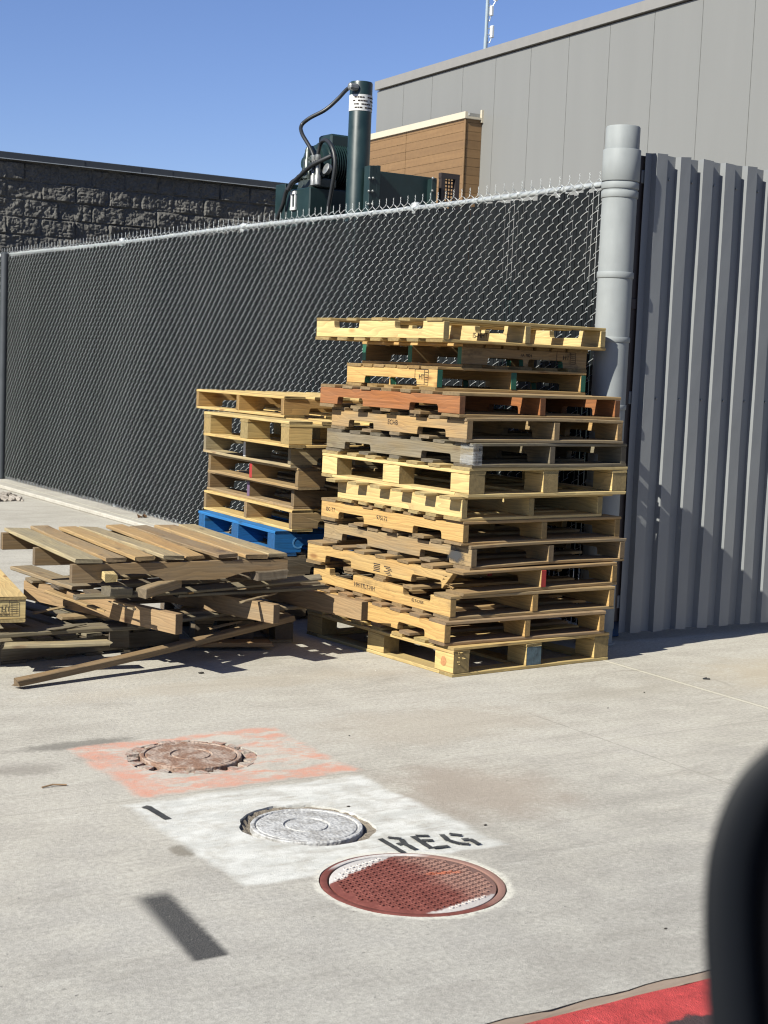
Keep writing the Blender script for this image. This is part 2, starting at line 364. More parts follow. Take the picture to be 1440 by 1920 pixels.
bm = bmesh.new(); rows = [[bm.verts.new((x, y, z + rng.uniform(-.003, .003) * (y < 2.597))) for y, z in ((2.571, -.007), (2.578, -.010), (2.585, -.007), (2.593, -.007), (2.603, -.0035), (2.66, -.0025))] for x in xs]
for a, b in zip(rows, rows[1:]):
    for i in range(5): bm.faces.new((a[i], b[i], b[i + 1], a[i + 1]))
struct(link('ground_joint', mesh(bm), sand_mat()))

# ---- gravel wedge at the far end
def gravel_mat():
    g = G('gravel'); oi = g.n('ObjectInfo'); o = g.obj(); return g.out(g.mix(g.vor(o, 14, out='Color'), (.13, .11, .09), (.42, .38, .33)), .9)
bm = bmesh.new(); rng = random.Random(7)
for _ in range(420):
    x = rng.uniform(3.6, 4.93); y = 14.15 + abs(rng.gauss(0, .4)); s = rng.uniform(.012, .04)
    bmesh.ops.create_icosphere(bm, subdivisions=1, radius=s, matrix=Matrix.Translation((x, y, s * .5)) @ Matrix.Diagonal((1, rng.uniform(.7, 1.2), .7, 1)))
gr = link('gravel', mesh(bm), gravel_mat()); gr['kind'] = 'stuff'
# low concrete strip that carries the fence
strip = struct(link('ground_strip', box_me((5.33, 14.0, .02), (.46, 6.2, .04), .008), CONC))

# ================================================================== MANHOLES
def soil():
    g = G('soil_and_rubble'); o = g.obj(); n = g.noise(o, 40, 6, .7); n2 = g.noise(o, 9, 4)
    g.bump(n, 1., .02); return g.out(g.mix(n, (.07, .055, .04), g.mix(n2, (.26, .215, .16), (.40, .35, .28))), .95)
SOIL = soil()
def lid_mat(name, c0, c1, thr, grime=(.16, .13, .1)):
    g = G(name); o = g.obj(); n = g.noise(o, 16, 6, .7); f = g.noise(o, 130, 3, .6); b = g.vor(o, 95, 'SMOOTH_F1')
    col = g.mix(1., g.mix(g.ss(n, thr - .08, thr + .08), c0, c1), (.62, .62, .62), 'MULTIPLY'); col = g.mix(1., col, g.lin(f, .25, .75, .7, 1.2), 'MULTIPLY')
    col = g.mix(g.ss(f, .58, .7, 0, .6), col, grime); g.bump(g.add(b, g.mul(f, .5)), .8, .004); return g.out(col, .8)
def pit_floor(root, loop, r_in, z_out, z_in, seed):
    bm = bmesh.new(); rng = random.Random(seed); n = len(loop); cx = sum(p[0] for p in loop) / n; cy = sum(p[1] for p in loop) / n; rings = []
    for k in range(5):
        t = k / 4; ring = []
        for i, (x, y) in enumerate(loop):
            a = math.atan2(y - cy, x - cx); R = math.hypot(x - cx, y - cy) + .004; q = R * (1 - t) + r_in * t
            ring.append(bm.verts.new((q * math.cos(a), q * math.sin(a), z_out * (1 - t) + z_in * t + rng.uniform(-.007, .007) * (0 < k < 4))))
        rings.append(ring)
    for A, B in zip(rings, rings[1:]):
        for i in range(n): bm.faces.new((A[i], A[(i + 1) % n], B[(i + 1) % n], B[i]))
    me = mesh(bm, smooth=True); return link('pit_edge', me, SOIL, root)
def lid_profile(R, z, h=.012):
    return [(R * .93, z - .05), (R, z - .045), (R, z + h - .003), (R * .985, z + h), (R * .93, z + h), (R * .915, z + h - .005), (R * .90, z + h - .005),
            (R * .88, z + h - .001), (R * .42, z + h + .001), (R * .41, z + h - .004), (R * .37, z + h - .004), (R * .36, z + h), (.001, z + h + .001)]
m1 = thing('manhole_cover', 'rusty pinkish iron cover with scalloped broken collar in the worn orange paint square', 'manhole cover', (*HOLE1, 0))
link('lid', lathe_me(lid_profile(.185, -.003), 56), lid_mat('worn_orange_iron', (.30, .17, .11), (.47, .36, .29), .5), m1)
pit_floor(m1, loops[0], .18, -.006, -.030, 1)
COLLAR = lid_mat('pink_collar', (.46, .27, .2), (.50, .43, .36), .5)
for i in range(20):        # the scalloped collar: concrete teeth pointing in toward the lid
    a = 2 * PI * (i + .1) / 20; bm = bmesh.new(); jj = .9 + .2 * ((i * 7) % 5) / 5
    add_prism(bm, [(r_ * math.cos(a + da), r_ * math.sin(a + da)) for r_, da in ((.193, -.05 * jj), (.193, .045 * jj), (.207, .085 * jj), (.226, .115), (.240, .12), (.240, -.12), (.226, -.115), (.206, -.09 * jj))], -.04, -.001 + .003 * (i % 3) / 2)
    link('collar_tooth', mesh(bm), COLLAR, m1)
m2 = thing('manhole_cover', 'white painted iron cover in a crumbling pit inside the white paint square', 'manhole cover', (*HOLE2, 0))
link('lid', lathe_me(lid_profile(.178, -.012), 56), lid_mat('worn_white_iron', (.40, .39, .37), (.60, .60, .59), .47, (.20, .18, .16)), m2)
pit_floor(m2, loops[1], .172, -.006, -.022, 2)
def red_mat():
    g = G('red_cover_paint'); o = g.obj(); X, Y, Z = g.xyz(o); n = g.noise(o, 14, 5, .65); f = g.noise(o, 110, 4, .65)
    col = g.mix(g.ss(n, .35, .65), (.108, .031, .024), (.150, .048, .038)); col = g.mix(1., col, g.lin(f, .25, .75, .8, 1.15), 'MULTIPLY')
    col = g.mix(g.mul(g.ss(g.add(X, g.lin(n, .2, .8, -.06, .06)), .02, .16), .62), col, (.235, .155, .125))
    wv = g.add(g.add(g.mul(X, -.393), g.mul(Y, .919)), g.lin(f, .2, .8, -.006, .006)); e = g.lin(n, .2, .8, -.012, .012); R2 = g.add(g.mul(X, X), g.mul(Y, Y)); inn = g.ss(R2, .0572, .0568)
    m = g.mx(g.mul(g.ss(g.add(wv, e), .168, .180), inn), g.mul(g.sub(1., inn), g.mul(g.ss(g.add(g.mul(X, .05), Y), .175, .215), g.ss(R2, .0650, .0640))))
    w2 = g.add(g.add(g.mul(X, .167), g.mul(Y, -.986)), g.lin(f, .2, .8, -.008, .008)); m = g.mx(m, g.mul(g.mul(g.ss(g.add(w2, g.mul(e, .6)), .192, .206), g.ss(X, -.16, -.06)), g.mul(inn, .9)))
    col = g.mix(g.mul(m, g.lin(f, .3, .7, .7, 1.)), col, (.44, .43, .41))
    sx = g.sub(X, .125); sy = g.sub(Y, .03); q = g.m_('ABSOLUTE', g.add(sy, g.mul(sx, 0.25)))
    sc = g.mul(g.ss(g.add(q, g.lin(f, .2, .8, -.01, .01)), .016, .006), g.ss(g.m_('ABSOLUTE', sx), .065, .03)); col = g.mix(g.mul(sc, .6), col, (.34, .08, .03))
    g.bump(f, .4, .003); g.b.inputs['Specular IOR Level'].default_value = .25; return g.out(col, .72)
RED = red_mat()
m3 = thing('manhole_cover', 'red painted studded cover with white paint on its upper rim below the lettering', 'manhole cover', (*HOLE3, 0))
bm = bmesh.new(); add_lathe(bm, [(.236, -.06), (.236, -.0005), (.234, .0006), (.003, .0012)], 72); bm.faces.ensure_lookup_table(); nb_ = len(bm.faces)
rng = random.Random(2)
ca, sa = math.cos(rad(14)), math.sin(rad(14))
for i in range(-10, 11):
    for j in range(-12, 13):
        x0, y0 = i * .0265 + (j % 2) * .01325, j * .0225; x, y = x0 * ca - y0 * sa, x0 * sa + y0 * ca
        if math.hypot(x, y) > .216: continue
        add_lathe(bm, [(.0078, .0005), (.0070, .0042), (.0050, .0042), (.0042, .0014), (.0005, .0014)], 10, Matrix.Translation((x, y, 0)), False)
        add_box(bm, (x + .0127, y + .003, .0012), (.003, .013, .003), Matrix.Rotation(.25, 3, 'Z'))
for f in bm.faces:
    if f.calc_area() < 2.0e-5 and len(f.verts) == 4 and f.calc_center_median().z < .0016 and f.normal.z > .9: f.material_index = 1  # sunken stud centres take a darker red
me = mesh(bm); smooth_by_angle(me, 40); link('lid', me, [RED, painted('dark_stud_centre', (.045, .014, .011), .7)], m3)
link('ring_frame', lathe_me([(.262, -.06), (.262, .0005), (.259, .0015), (.243, .0015), (.2415, .0005), (.2405, -.004), (.236, -.06)], 72, False), RED, m3)

# ---- stencilled lettering: thin worn paint sheets
def stencil_mat():
    g = G('black_stencil_paint'); o = g.obj(); n = g.noise(o, 120, 4, .7); n2 = g.noise(o, 18, 4)
    col = g.mix(g.ss(n2, .4, .7), (.016, .017, .018), (.04, .04, .039)); g.out(col, .85)
    tr = g.n('BsdfTransparent'); mx = g.n('MixShader', {0: g.ss(n, .62, .68, 1, .35)})
    g.t.links.new(tr.outputs[0], mx.inputs[1]); g.t.links.new(g.b.outputs[0], mx.inputs[2])
    g.t.links.new(mx.outputs[0], g.t.nodes['Material Output'].inputs[0]); return g.m
STEN = stencil_mat()
def strokes(name, segs, wd):
    bm = bmesh.new()
    for k, (a, b) in enumerate(segs):
        a, b = Vector(a), Vector(b); d = (b - a).normalized(); n = Vector((-d.y, d.x)) * wd / 2; rng = random.Random(k); top, bot = [], []
        for i in range(9):
            p = a + (b - a) * (i / 8); j1, j2 = rng.uniform(-.0012, .0012), rng.uniform(-.0012, .0012)
            top.append(bm.verts.new((*(p + n + n.normalized() * j1), .003 + k * .0002))); bot.append(bm.verts.new((*(p - n + n.normalized() * j2), .003 + k * .0002)))
        for i in range(8): bm.faces.new((bot[i], bot[i + 1], top[i + 1], top[i]))
    o = link(name, mesh(bm), STEN); return struct(o)
def P2(px, py): p = onz(px, py); return (p.x, p.y)
strokes('painted_lettering', [  # R E G
    (P2(712, 1574), P2(756, 1600)), (P2(727, 1571.5), P2(752, 1574)), (P2(752, 1575), P2(757, 1582)), (P2(754, 1583), P2(745, 1585)), (P2(757, 1583), P2(780, 1595)),
    (P2(773, 1570), P2(808, 1592)), (P2(779, 1569), P2(804, 1569)), (P2(791, 1578), P2(812, 1577.5)), (P2(812, 1592), P2(841, 1588.5)),
    (P2(828, 1567), P2(840, 1578)), (P2(840, 1578), P2(862, 1584)), (P2(862, 1584), P2(880, 1585)), (P2(842, 1566), P2(866, 1569)), (P2(866, 1577), P2(880, 1576)), (P2(880, 1576), P2(898, 1586))], .0195)
strokes('painted_number', [(P2(276, 1514), P2(314, 1537)), (P2(281, 1513), P2(270, 1517))], .025)

# ================================================================== FENCE
FX = 5.385
def build_fence():
    root = thing('chain_link_fence', 'long tall chain link fence with dark privacy slats behind the pallet stacks', 'fence', (FX, 6.3, 0))
    y0, y1, ztop, zbot = 6.34, 17.0, 2.50, .045
    Dp = .086; hp = Dp / 2; Hh = .0415
    ncol = int((y1 - y0) / hp); nrow = int((ztop - zbot) / Hh)
    # slats: one box per mesh column (y measured from the root)
    rng = np.random.default_rng(3); V = []; Fc = []
    for c in range(ncol):
        yc = y0 - 6.3 + (c + .5) * hp; wv = hp * .5 - .0026 - rng.uniform(0, .0014); zt = 2.435 + rng.uniform(-.02, .012); zb = .075 + rng.uniform(-.012, .012); sl = rng.uniform(-.0014, .0014)
        if c < 4: wv -= .003
        b = len(V); tw = rng.uniform(-.002, .002)
        levels = [zb + (zt - zb) * k_ / 6 for k_ in range(7)]
        for z, q in [(z_, sl * (1 - 2 * i_ / 6)) for i_, z_ in enumerate(levels)]:
            wv2 = .009 * math.sin((yc + 6.3) * 1.9) + .005 * math.sin((yc + 6.3) * 4.3 + z); tw0, tw = tw, tw
            V += [(-.003 + tw + wv2, yc - wv + q, z), (-.003 - tw + wv2, yc + wv + q, z), (.002 - tw + wv2, yc + wv + q, z), (.002 + tw + wv2, yc - wv + q, z)]
        for lv_ in range(6):
            for i in range(4): Fc.append((b + 4 * lv_ + i, b + 4 * lv_ + (i + 1) % 4, b + 4 * lv_ + 4 + (i + 1) % 4, b + 4 * lv_ + 4 + i))
        Fc += [(b + 24, b + 25, b + 26, b + 27), (b + 3, b + 2, b + 1, b)]
    me = bpy.data.meshes.new('slats'); me.from_pydata(V, [], Fc); link('privacy_slats', me, SLAT, root)
    # wire: each column is one flattened spiral, front strand rising one way, back strand the other
    rw = .0022; S = 4; pts_all = []; V = []; Fc = []
    def wire(P):
        P = np.array(P); T = np.gradient(P, axis=0); T /= np.linalg.norm(T, axis=1)[:, None]
        A = np.cross(T, np.array([0.2, .1, .97])); A /= np.linalg.norm(A, axis=1)[:, None]; B = np.cross(T, A); b = len(V)
        for k in range(4):
            pass
        ring = np.stack([P + A * rw, P + B * rw, P - A * rw, P - B * rw], 1).reshape(-1, 3); V.extend(map(tuple, ring))
        n = len(P)
        for i in range(n - 1):
            for k in range(4): Fc.append((b + 4 * i + k, b + 4 * i + (k + 1) % 4, b + 4 * i + 4 + (k + 1) % 4, b + 4 * i + 4 + k))
    for c in range(ncol):
        ya = y0 - 6.3 + c * hp; P = []; up = c % 2
        jz = rng.uniform(-.002, .002)
        for r in range(nrow):
            z0 = zbot + r * Hh + jz; even = (r + c) % 2 == 0
            for k in range(7):
                t = k / 7
                # the front strand climbs toward smaller y (to the right in view)
                yy = (1.22 - 1.44 * t ** 1.8) if even else (-.22 + 1.44 * t)
                bow = math.sin(t * PI)
                wav = .009 * math.sin((y0 + c * hp) * 1.9) + .005 * math.sin((y0 + c * hp) * 4.3 + z0)
                xx = wav + (-.0080 * min(1., max(0., (t - .06) / .12)) * min(1., max(0., (.99 - t) / .08)) if even else .0075 * min(1, bow * 2.2))
                zz = z0 + Hh * (t + (.04 * math.sin(2 * PI * t) if even else 0))
                P.append((xx, ya + yy * hp, zz))
        # twisted barb at the top
        ye, ze = P[-1][1], P[-1][2]
        P += [(0, ye + .004 * math.cos(k * 1.9), ze + .010 + k * .005) for k in range(9)] if (nrow + c) % 2 else [(0, P[-1][1] + .002, ze + .006)]
        wire(P)
    me = bpy.data.meshes.new('wire'); me.from_pydata(V, [], Fc); link('wire_mesh', me, painted('fence_wire', (.40, .42, .42), .45, .2, var=.2, sc=5), root)
    rail = [(.03, y - 6.3, 2.462 + .006 * math.sin(y * 1.3)) for y in np.linspace(6.36, 17.0, 60)]
    link('top_rail', tube_me(rail, .017, 10), GALV, root)
    r2 = random.Random(5); y = 6.4       # wire ties round the rail
    while y < 17:
        q = [(.03 + .0195 * math.cos(a), y - 6.3 + .004 * a, 2.462 + .006 * math.sin(y * 1.3) + .0195 * math.sin(a)) for a in np.linspace(0, 6.6, 13)]
        link('rail_tie', tube_me(q, .0035, 5), GALV, root); y += r2.uniform(.30, .42)
    link('tension_bar', box_me((-.002, .030, 1.25), (.004, .018, 2.36), .001), GALV, root)
    for yp in (8.30, 10.72, 13.15):
        link('post', lathe_me([(.03, -.02), (.03, 2.44), (.034, 2.44), (.034, 2.475), (.03, 2.492), (.012, 2.50)], 14, mat=Matrix.Translation((.05, yp - 6.3, 0))), GALV, root)
    link('post', lathe_me([(.042, -.02), (.042, 2.47), (.02, 2.49)], 16, mat=Matrix.Translation((-.035, 16.2 - 6.3, 0))), painted('dark_post_paint', (.035, .04, .045), .5), root)
    bm = bmesh.new()
    for z in (.3, .8, 1.3, 1.8, 2.3):
        bmesh.ops.create_cube(bm, size=1, matrix=Matrix.Translation((.0, .010, z)) @ Matrix.Diagonal((.05, .05, .022, 1)))
    link('tension_bands', mesh(bm), GALV, root)
build_fence()
tag(link('blue_upright', box_me((5.60, 6.37, .93), (.06, .05, 1.86), .004), BLUEST), 'narrow blue steel upright seen through the gap between fence and round gray post', 'post')
bm = bmesh.new(); rng = random.Random(12)
P0 = onz(272, 979); vs = []
for i in range(9):
    a = 2 * PI * i / 9; r = .035 * (1 + .4 * math.cos(2 * a)); vs.append(bm.verts.new((P0.x - .03 + r * math.cos(a), P0.y + r * math.sin(a), .055 + .02 * math.sin(3 * a))))
c = bm.verts.new((P0.x - .03, P0.y, .05))
for i in range(9): bm.faces.new((vs[i], vs[(i + 1) % 9], c))
bmesh.ops.solidify(bm, geom=bm.faces[:], thickness=.002)
tag(link('dry_leaf', mesh(bm), painted('dry_leaf', (.18, .10, .05), .8)), 'curled brown dry leaf caught at the foot of the fence', 'leaf')

# ================================================================== ROUND GATE POST AND GATE
def build_post():
    root = thing('gate_post', 'thick round gray pipe post with welded hinge collars beside the ribbed gate', 'post', (5.352, 6.225, 0))
    link('pipe', lathe_me([(.092, -.02), (.092, 2.61), (.0895, 2.612), (.0895, 2.735), (.086, 2.742), (.078, 2.742), (.078, 2.65)], 40), PIPE, root)
    def sleeve(z0, z1, r): return lathe_me([(.0925, z0), (r - .002, z0), (r, z0 + .003), (r, z1 - .003), (r - .002, z1), (.0925, z1)], 40, False)
    link('upper_sleeve', sleeve(2.458, 2.622, .0995), PIPE, root)
    for z0, z1, r in ((2.418, 2.452, .0985), (2.372, 2.408, .0975), (1.955, 1.988, .0975), (1.620, 1.648, .0970), (1.265, 1.292, .0970), (.86, .885, .0970), (.45, .475, .0970)):
        link('collar', sleeve(z0, z1, r), PIPE, root)
    link('lower_sleeve', sleeve(.085, .40, .0965), PIPE, root)
    link('base_collar', sleeve(.0, .012, .105), PIPE, root)
build_post()
def build_gate():
    root = thing('sheet_metal_gate', 'tall ribbed gray sheet metal gate hung on the round gray post', 'gate', (5.5, 6.17, 0))
    x = .0; pts = []; p = .1665
    pts.append((.0, .036)); x = .045
    while x < 2.6:
        pts += [(x, .036), (x + .006, .0), (x + .080, .0), (x + .087, .036)]; x += p
    nz = 14; V = []; Fc = []; rng = random.Random(3)
    dz = [rng.uniform(-.004, .004) for _ in pts]
    for j in range(nz + 1):
        for i, (a, b) in enumerate(pts):
            z = .052 + (2.625 - .052) * j / nz + (dz[i] if j in (0, nz) else 0)
            if j == nz and b > .02: z -= .0
            V.append((a + .0012 * math.sin(j * .9 + i * .3), b + .0012 * math.sin(j * 1.3 + i), z))
    n = len(pts)
    for j in range(nz):
        for i in range(n - 1): Fc.append((j * n + i, j * n + i + 1, (j + 1) * n + i + 1, (j + 1) * n + i))
    me = bpy.data.meshes.new('sheet'); me.from_pydata(V, [], Fc)
    o = link('ribbed_sheet', me, GATE, root); md = o.modifiers.new('thick', 'SOLIDIFY'); md.thickness = .0015
    for z in (.22, 1.33, 2.50): link('frame_rail', box_me((1.30, .070, z), (2.62, .05, .07), .004), GATE, root)
    for xx in (.0, 2.58): link('frame_upright', box_me((xx, .075, 1.36), (.10, .048, 2.5), .004), DARKMET_SHADE if xx < 1 else GATE, root)  # hinge-side upright blackened: shade of the gap put into its colour
    for z in (.90, 1.83): link('hinge_arm', box_me((-.02, .06, z), (.08, .03, .06), .004), DARKMET_SHADE, root)
    bm = bmesh.new()
    for k in range(15):
        for z in (1.33, 2.50): add_lathe(bm, [(.006, 0), (.006, .004), (.003, .006)], 8, Matrix.Translation((.045 + .1665 * k + .127, .034, z)) @ Matrix.Rotation(PI / 2, 4, 'X'))
    link('screws', mesh(bm), STEEL, root)
build_gate()

# ================================================================== SPLIT-FACE BLOCK WALL
def build_block_wall():
    x0, x1, zt = 4.6, 11.2, 3.585; Yw = 17.0
    root = thing('block_wall', 'dark rough split face block wall with metal coping beyond the fence', 'wall', (x0, Yw, 0))
    g = G('dark_split_block'); o = g.obj(); n = g.noise(o, 30, 5, .7); n2 = g.noise(o, 5, 4)
    g.bump(n, .7, .012); mat = g.out(g.mix(1., g.mix(n, (.042, .041, .038), (.124, .119, .108)), g.lin(n2, .3, .7, .85, 1.15), 'MULTIPLY'), .9)
    st = .011; xs = np.arange(0, x1 - x0, st); zs = np.arange(1.75, zt, st); Xg, Zg = np.meshgrid(xs, zs)
    Hc, Wc = .2032, .4064; zz = zt - .03 - Zg; row = np.floor(zz / Hc).astype(int); fz = zz / Hc - row
    xx = Xg / Wc + (row % 2) * .5; cl = np.floor(xx).astype(int); fx = xx - cl
    ez = np.minimum(fz, 1 - fz) * Hc; ex = np.minimum(fx, 1 - fx) * Wc; e = np.minimum(ex, ez)
    sd_ = row * 57 + cl * 131
    def nn(s, k): return vnoise(Xg * s + sd_ * 3.7, Zg * s + sd_ * 1.9, k)
    rel = .050 * (nn(4.2, 1) - .25) + .022 * np.abs(nn(12, 2) - .5) * 1.6 + .018 * np.abs(nn(27, 3) - .5) * 2 + .010 * nn(60, 4)
    nz2 = np.abs(nn(22, 7) - .5) * 2; rel = rel + .016 * nz2 * nn(9, 8); jt = e < .0062
    hgt = np.where(jt, .034, .024 + rel * .85 * np.clip((e - .002) / .012, .25, 1))
    hgt = np.clip(hgt, 0, .10) - .03
    nzr, nxr = Xg.shape; V = np.stack([Xg, -hgt, Zg], -1).reshape(-1, 3)
    idx = np.arange(nzr * nxr).reshape(nzr, nxr); Q = np.stack([idx[:-1, :-1], idx[:-1, 1:], idx[1:, 1:], idx[1:, :-1]], -1).reshape(-1, 4)
    me = bpy.data.meshes.new('face'); me.from_pydata(V.tolist(), [], Q.tolist()); sf = link('split_face', me, [mat, painted('mortar', (.115, .11, .10), .9, var=.2, sc=20)], root)
    jf = (jt[:-1, :-1].astype(int) + jt[:-1, 1:] + jt[1:, 1:] + jt[1:, :-1] >= 3).reshape(-1).astype(np.int32); me.polygons.foreach_set('material_index', jf)
    link('wall_core', box_me(((x1 - x0) / 2, .16, zt / 2), (x1 - x0, .30, zt), 0), mat, root)
    link('lower_face', box_me(((x1 - x0) / 2, -.008, .875), (x1 - x0, .03, 1.75), 0), mat, root)
    cm = painted('slate_coping', (.038, .043, .050), .42, .2, var=.06)
    bm = bmesh.new(); prof = [(-.078, -.012), (-.072, -.016), (-.072, .055), (-.064, .062), (.34, .085), (.34, -.01), (.336, -.01), (.336, .08), (-.060, .057), (-.069, .05), (-.069, -.014)]
    xsg = [0, 1.9, 1.904, 4.4, 4.404, x1 - x0]
    A = [[bm.verts.new((x, a, zt + b)) for a, b in prof] for x in xsg]
    for r0, r1 in zip(A, A[1:]):
        for i in range(len(prof)): bm.faces.new((r0[i], r1[i], r1[(i + 1) % len(prof)], r0[(i + 1) % len(prof)]))
    link('coping', mesh(bm), cm, root)
    bm = bmesh.new(); add_box(bm, ((x1 - x0) / 2, -.081, zt - .016), (x1 - x0, .012, .008)); link('drip_edge', mesh(bm), GALV, root)
    bm = bmesh.new()
    for q in (2.6, 3.0, 1.9): add_box(bm, (q, -.074, zt + .02), (.004, .006, .068))
    link('coping_joints', mesh(bm), cm, root)
build_block_wall()

# ================================================================== BUILDING
def build_building():
    ang = -rad(3.72 - 0); org = Vector((16, 22.42, 0))
    root = thing('metal_clad_building', 'large building clad in flat gray metal panels with a flat roof edge', 'building', org, (0, 0, -rad(3.72)))
    # local frame: +y runs along the facade away from the camera, -x faces the camera
    gp = G('grey_metal_panel'); o = gp.obj(); n = gp.noise(gp.vec(o, (1, 1, .12)), 3, 4); rib = gp.n('TexWave', {'Scale': 9.}, bands_direction='Y'); gp.put(rib.inputs['Vector'], o)
    gp.bump(rib.outputs['Fac'], .04, .003); pan = gp.out(gp.mix(1., (.150, .151, .145), gp.lin(n, .3, .7, .98, 1.02), 'MULTIPLY'), .5)
    spacing = 1.097; y_end = 4.01
    ys = []; k = -40
    pts = [(0., y_end)]
    yy = 2.925
    while yy > -24:
        pts += [(0., yy + .006), (.010, yy + .004), (.010, yy - .004), (0., yy - .006)]; yy -= spacing
    pts.append((0., yy))
    def zroof(y): return 7.062
    V = []; Fc = []; nseg = len(pts)
    for a, b in pts: V += [(a, b, 0), (a, b, zroof(b) - .19)]
    for i in range(nseg - 1): Fc.append((2 * i, 2 * i + 1, 2 * i + 3, 2 * i + 2))
    me = bpy.data.meshes.new('panels'); me.from_pydata(V, [], Fc); link('panel_wall', me, pan, root)
    L = y_end - yy
    bm = bmesh.new()
    def slab(x0, x1, za, zb, ya, yb):
        vs = [bm.verts.new(v) for v in ((x0, ya, zroof(ya) + za), (x1, ya, zroof(ya) + za), (x1, ya, zroof(ya) + zb), (x0, ya, zroof(ya) + zb), (x0, yb, zroof(yb) + za), (x1, yb, zroof(yb) + za), (x1, yb, zroof(yb) + zb), (x0, yb, zroof(yb) + zb))]
        for f in ((0, 1, 2, 3), (4, 7, 6, 5), (0, 4, 5, 1), (1, 5, 6, 2), (2, 6, 7, 3), (3, 7, 4, 0)): bm.faces.new([vs[i] for i in f])
    slab(-.055, 18, -.165, 0, yy, y_end + .02); link('roof_coping', mesh(bm), painted('coping_grey', (.178, .172, .162), .45, var=.03), root)
    bm = bmesh.new(); slab(.03, 18, -.20, -.166, yy, y_end - .02); link('shadow_gap', mesh(bm), DARKMET_SHADE, root)
    link('end_wall', box_me((9.1, y_end - .1, 3.45), (18, .18, 6.9), 0), pan, root)
    # wood-look bay that stands proud of the facade
    gw = G('wood_look_siding'); o = gw.obj(); X, Y, Z = gw.xyz(o)
    cell = gw.m_('FLOOR', gw.m_('DIVIDE', Z, .152)); cv = gw.n('CombineXYZ'); gw.put(cv.inputs[0], gw.mul(Y, .9)); gw.put(cv.inputs[1], gw.mul(Z, 16.)); gw.put(cv.inputs[2], gw.mul(cell, 3.7))
    n = gw.noise(cv.outputs[0], 1.3, 4, .6); n2 = gw.noise(gw.vec(o, (1, 1, 1)), 12, 3)
    gr = gw.m_('FRACT', gw.mul(cell, .377)); col = gw.mix(n, (.122, .067, .027), (.184, .110, .047)); col = gw.mix(1., col, gw.lin(gr, 0, 1, .92, 1.08), 'MULTIPLY')
    col = gw.mix(1., col, gw.lin(n2, .3, .7, .93, 1.07), 'MULTIPLY')
    wd = gw.out(col, .55)
    b_d, b_len, zb, ztb = .34, 4.15, 0.3, 5.835
    sid = []
    bm = bmesh.new(); z = zb; ph = .152
    bz = []
    while z < ztb - .001: bz.append((z, min(z + ph - .005, ztb))); z += ph
    jy = 2.13
    for z0, z1 in bz:
        for ya, yb in ((.03, jy - .006), (jy + .006, b_len)): add_box(bm, (-b_d + .012, (ya + yb) / 2, (z0 + z1) / 2), (.024, yb - ya, z1 - z0), None, 0)
        add_box(bm, (-b_d / 2 + .012, .012, (z0 + z1) / 2), (b_d - .03, .024, z1 - z0), None, 0)
    link('wood_siding', mesh(bm), wd, root)
    link('siding_backing', box_me((-b_d / 2 + .02, b_len / 2 + .02, ztb / 2), (b_d - .05, b_len - .04, ztb - .02), 0), painted('dark_backing', (.05, .03, .02), .8), root)
    link('corner_trim', box_me((-b_d - .002, .008, ztb / 2), (.022, .045, ztb - .01), .002), wd, root)
    cream = painted('cream_coping', (.40, .36, .28), .5, var=.03)
    bm = bmesh.new(); add_box(bm, (-b_d - .012, b_len / 2, ztb + .056), (.05, b_len + .08, .115)); link('bay_fascia', mesh(bm), cream, root)
    bm = bmesh.new(); add_box(bm, (-b_d / 2 + .014, -.026, ztb + .018), (b_d - .005, .03, .036)); add_box(bm, (-.02, -.02, ztb + .064), (.04, .05, .22))
    link('bay_end_flashing', mesh(bm), cream, root)
    bm = bmesh.new(); add_box(bm, (-b_d / 2 + .03, .03, ztb + .07), (b_d - .1, .05, .07)); link('bay_top', mesh(bm), painted('bay_top_grey', (.2, .2, .19), .6), root)
build_building()

def build_mast():
    b = onx(910, 94, 21.5); root = thing('antenna_mast', 'thin antenna mast with white panels above the gray building roof', 'antenna', (b.x, b.y, b.z - 1.6))
    link('pole', lathe_me([(.048, 0), (.048, 1.9), (.040, 1.9), (.040, 4.6)], 10), painted('mast_bluegrey', (.22, .27, .31), .5), root)
    wp = painted('antenna_white', (.5, .52, .52), .5)
    dr = Vector((_r0.x, _r0.y, 0))
    for z, dx, h in ((1.6 + .43, .135, .28), (1.6 + .91, .10, .23), (1.6 + 1.27, .19, .26), (1.6 + 1.75, .12, .28)):
        p = dr * dx; o = link('panel_antenna', box_me((p.x, p.y, z), (.07, .10, h), .01), wp, root)
        bm = bmesh.new(); add_tube(bm, [(0, 0, z - .07), (p.x, p.y, z - .07)], .012, 6); add_tube(bm, [(0, 0, z + .07), (p.x, p.y, z + .08)], .012, 6)
        add_tube(bm, spline([(p.x, p.y, z - h / 2), (p.x * .6, p.y * .6, z - h / 2 - .12), (p.x * .1, p.y * .1, z - h / 2 - .05)]), .010, 5)
        link('bracket', mesh(bm), GALV, root)
build_mast()

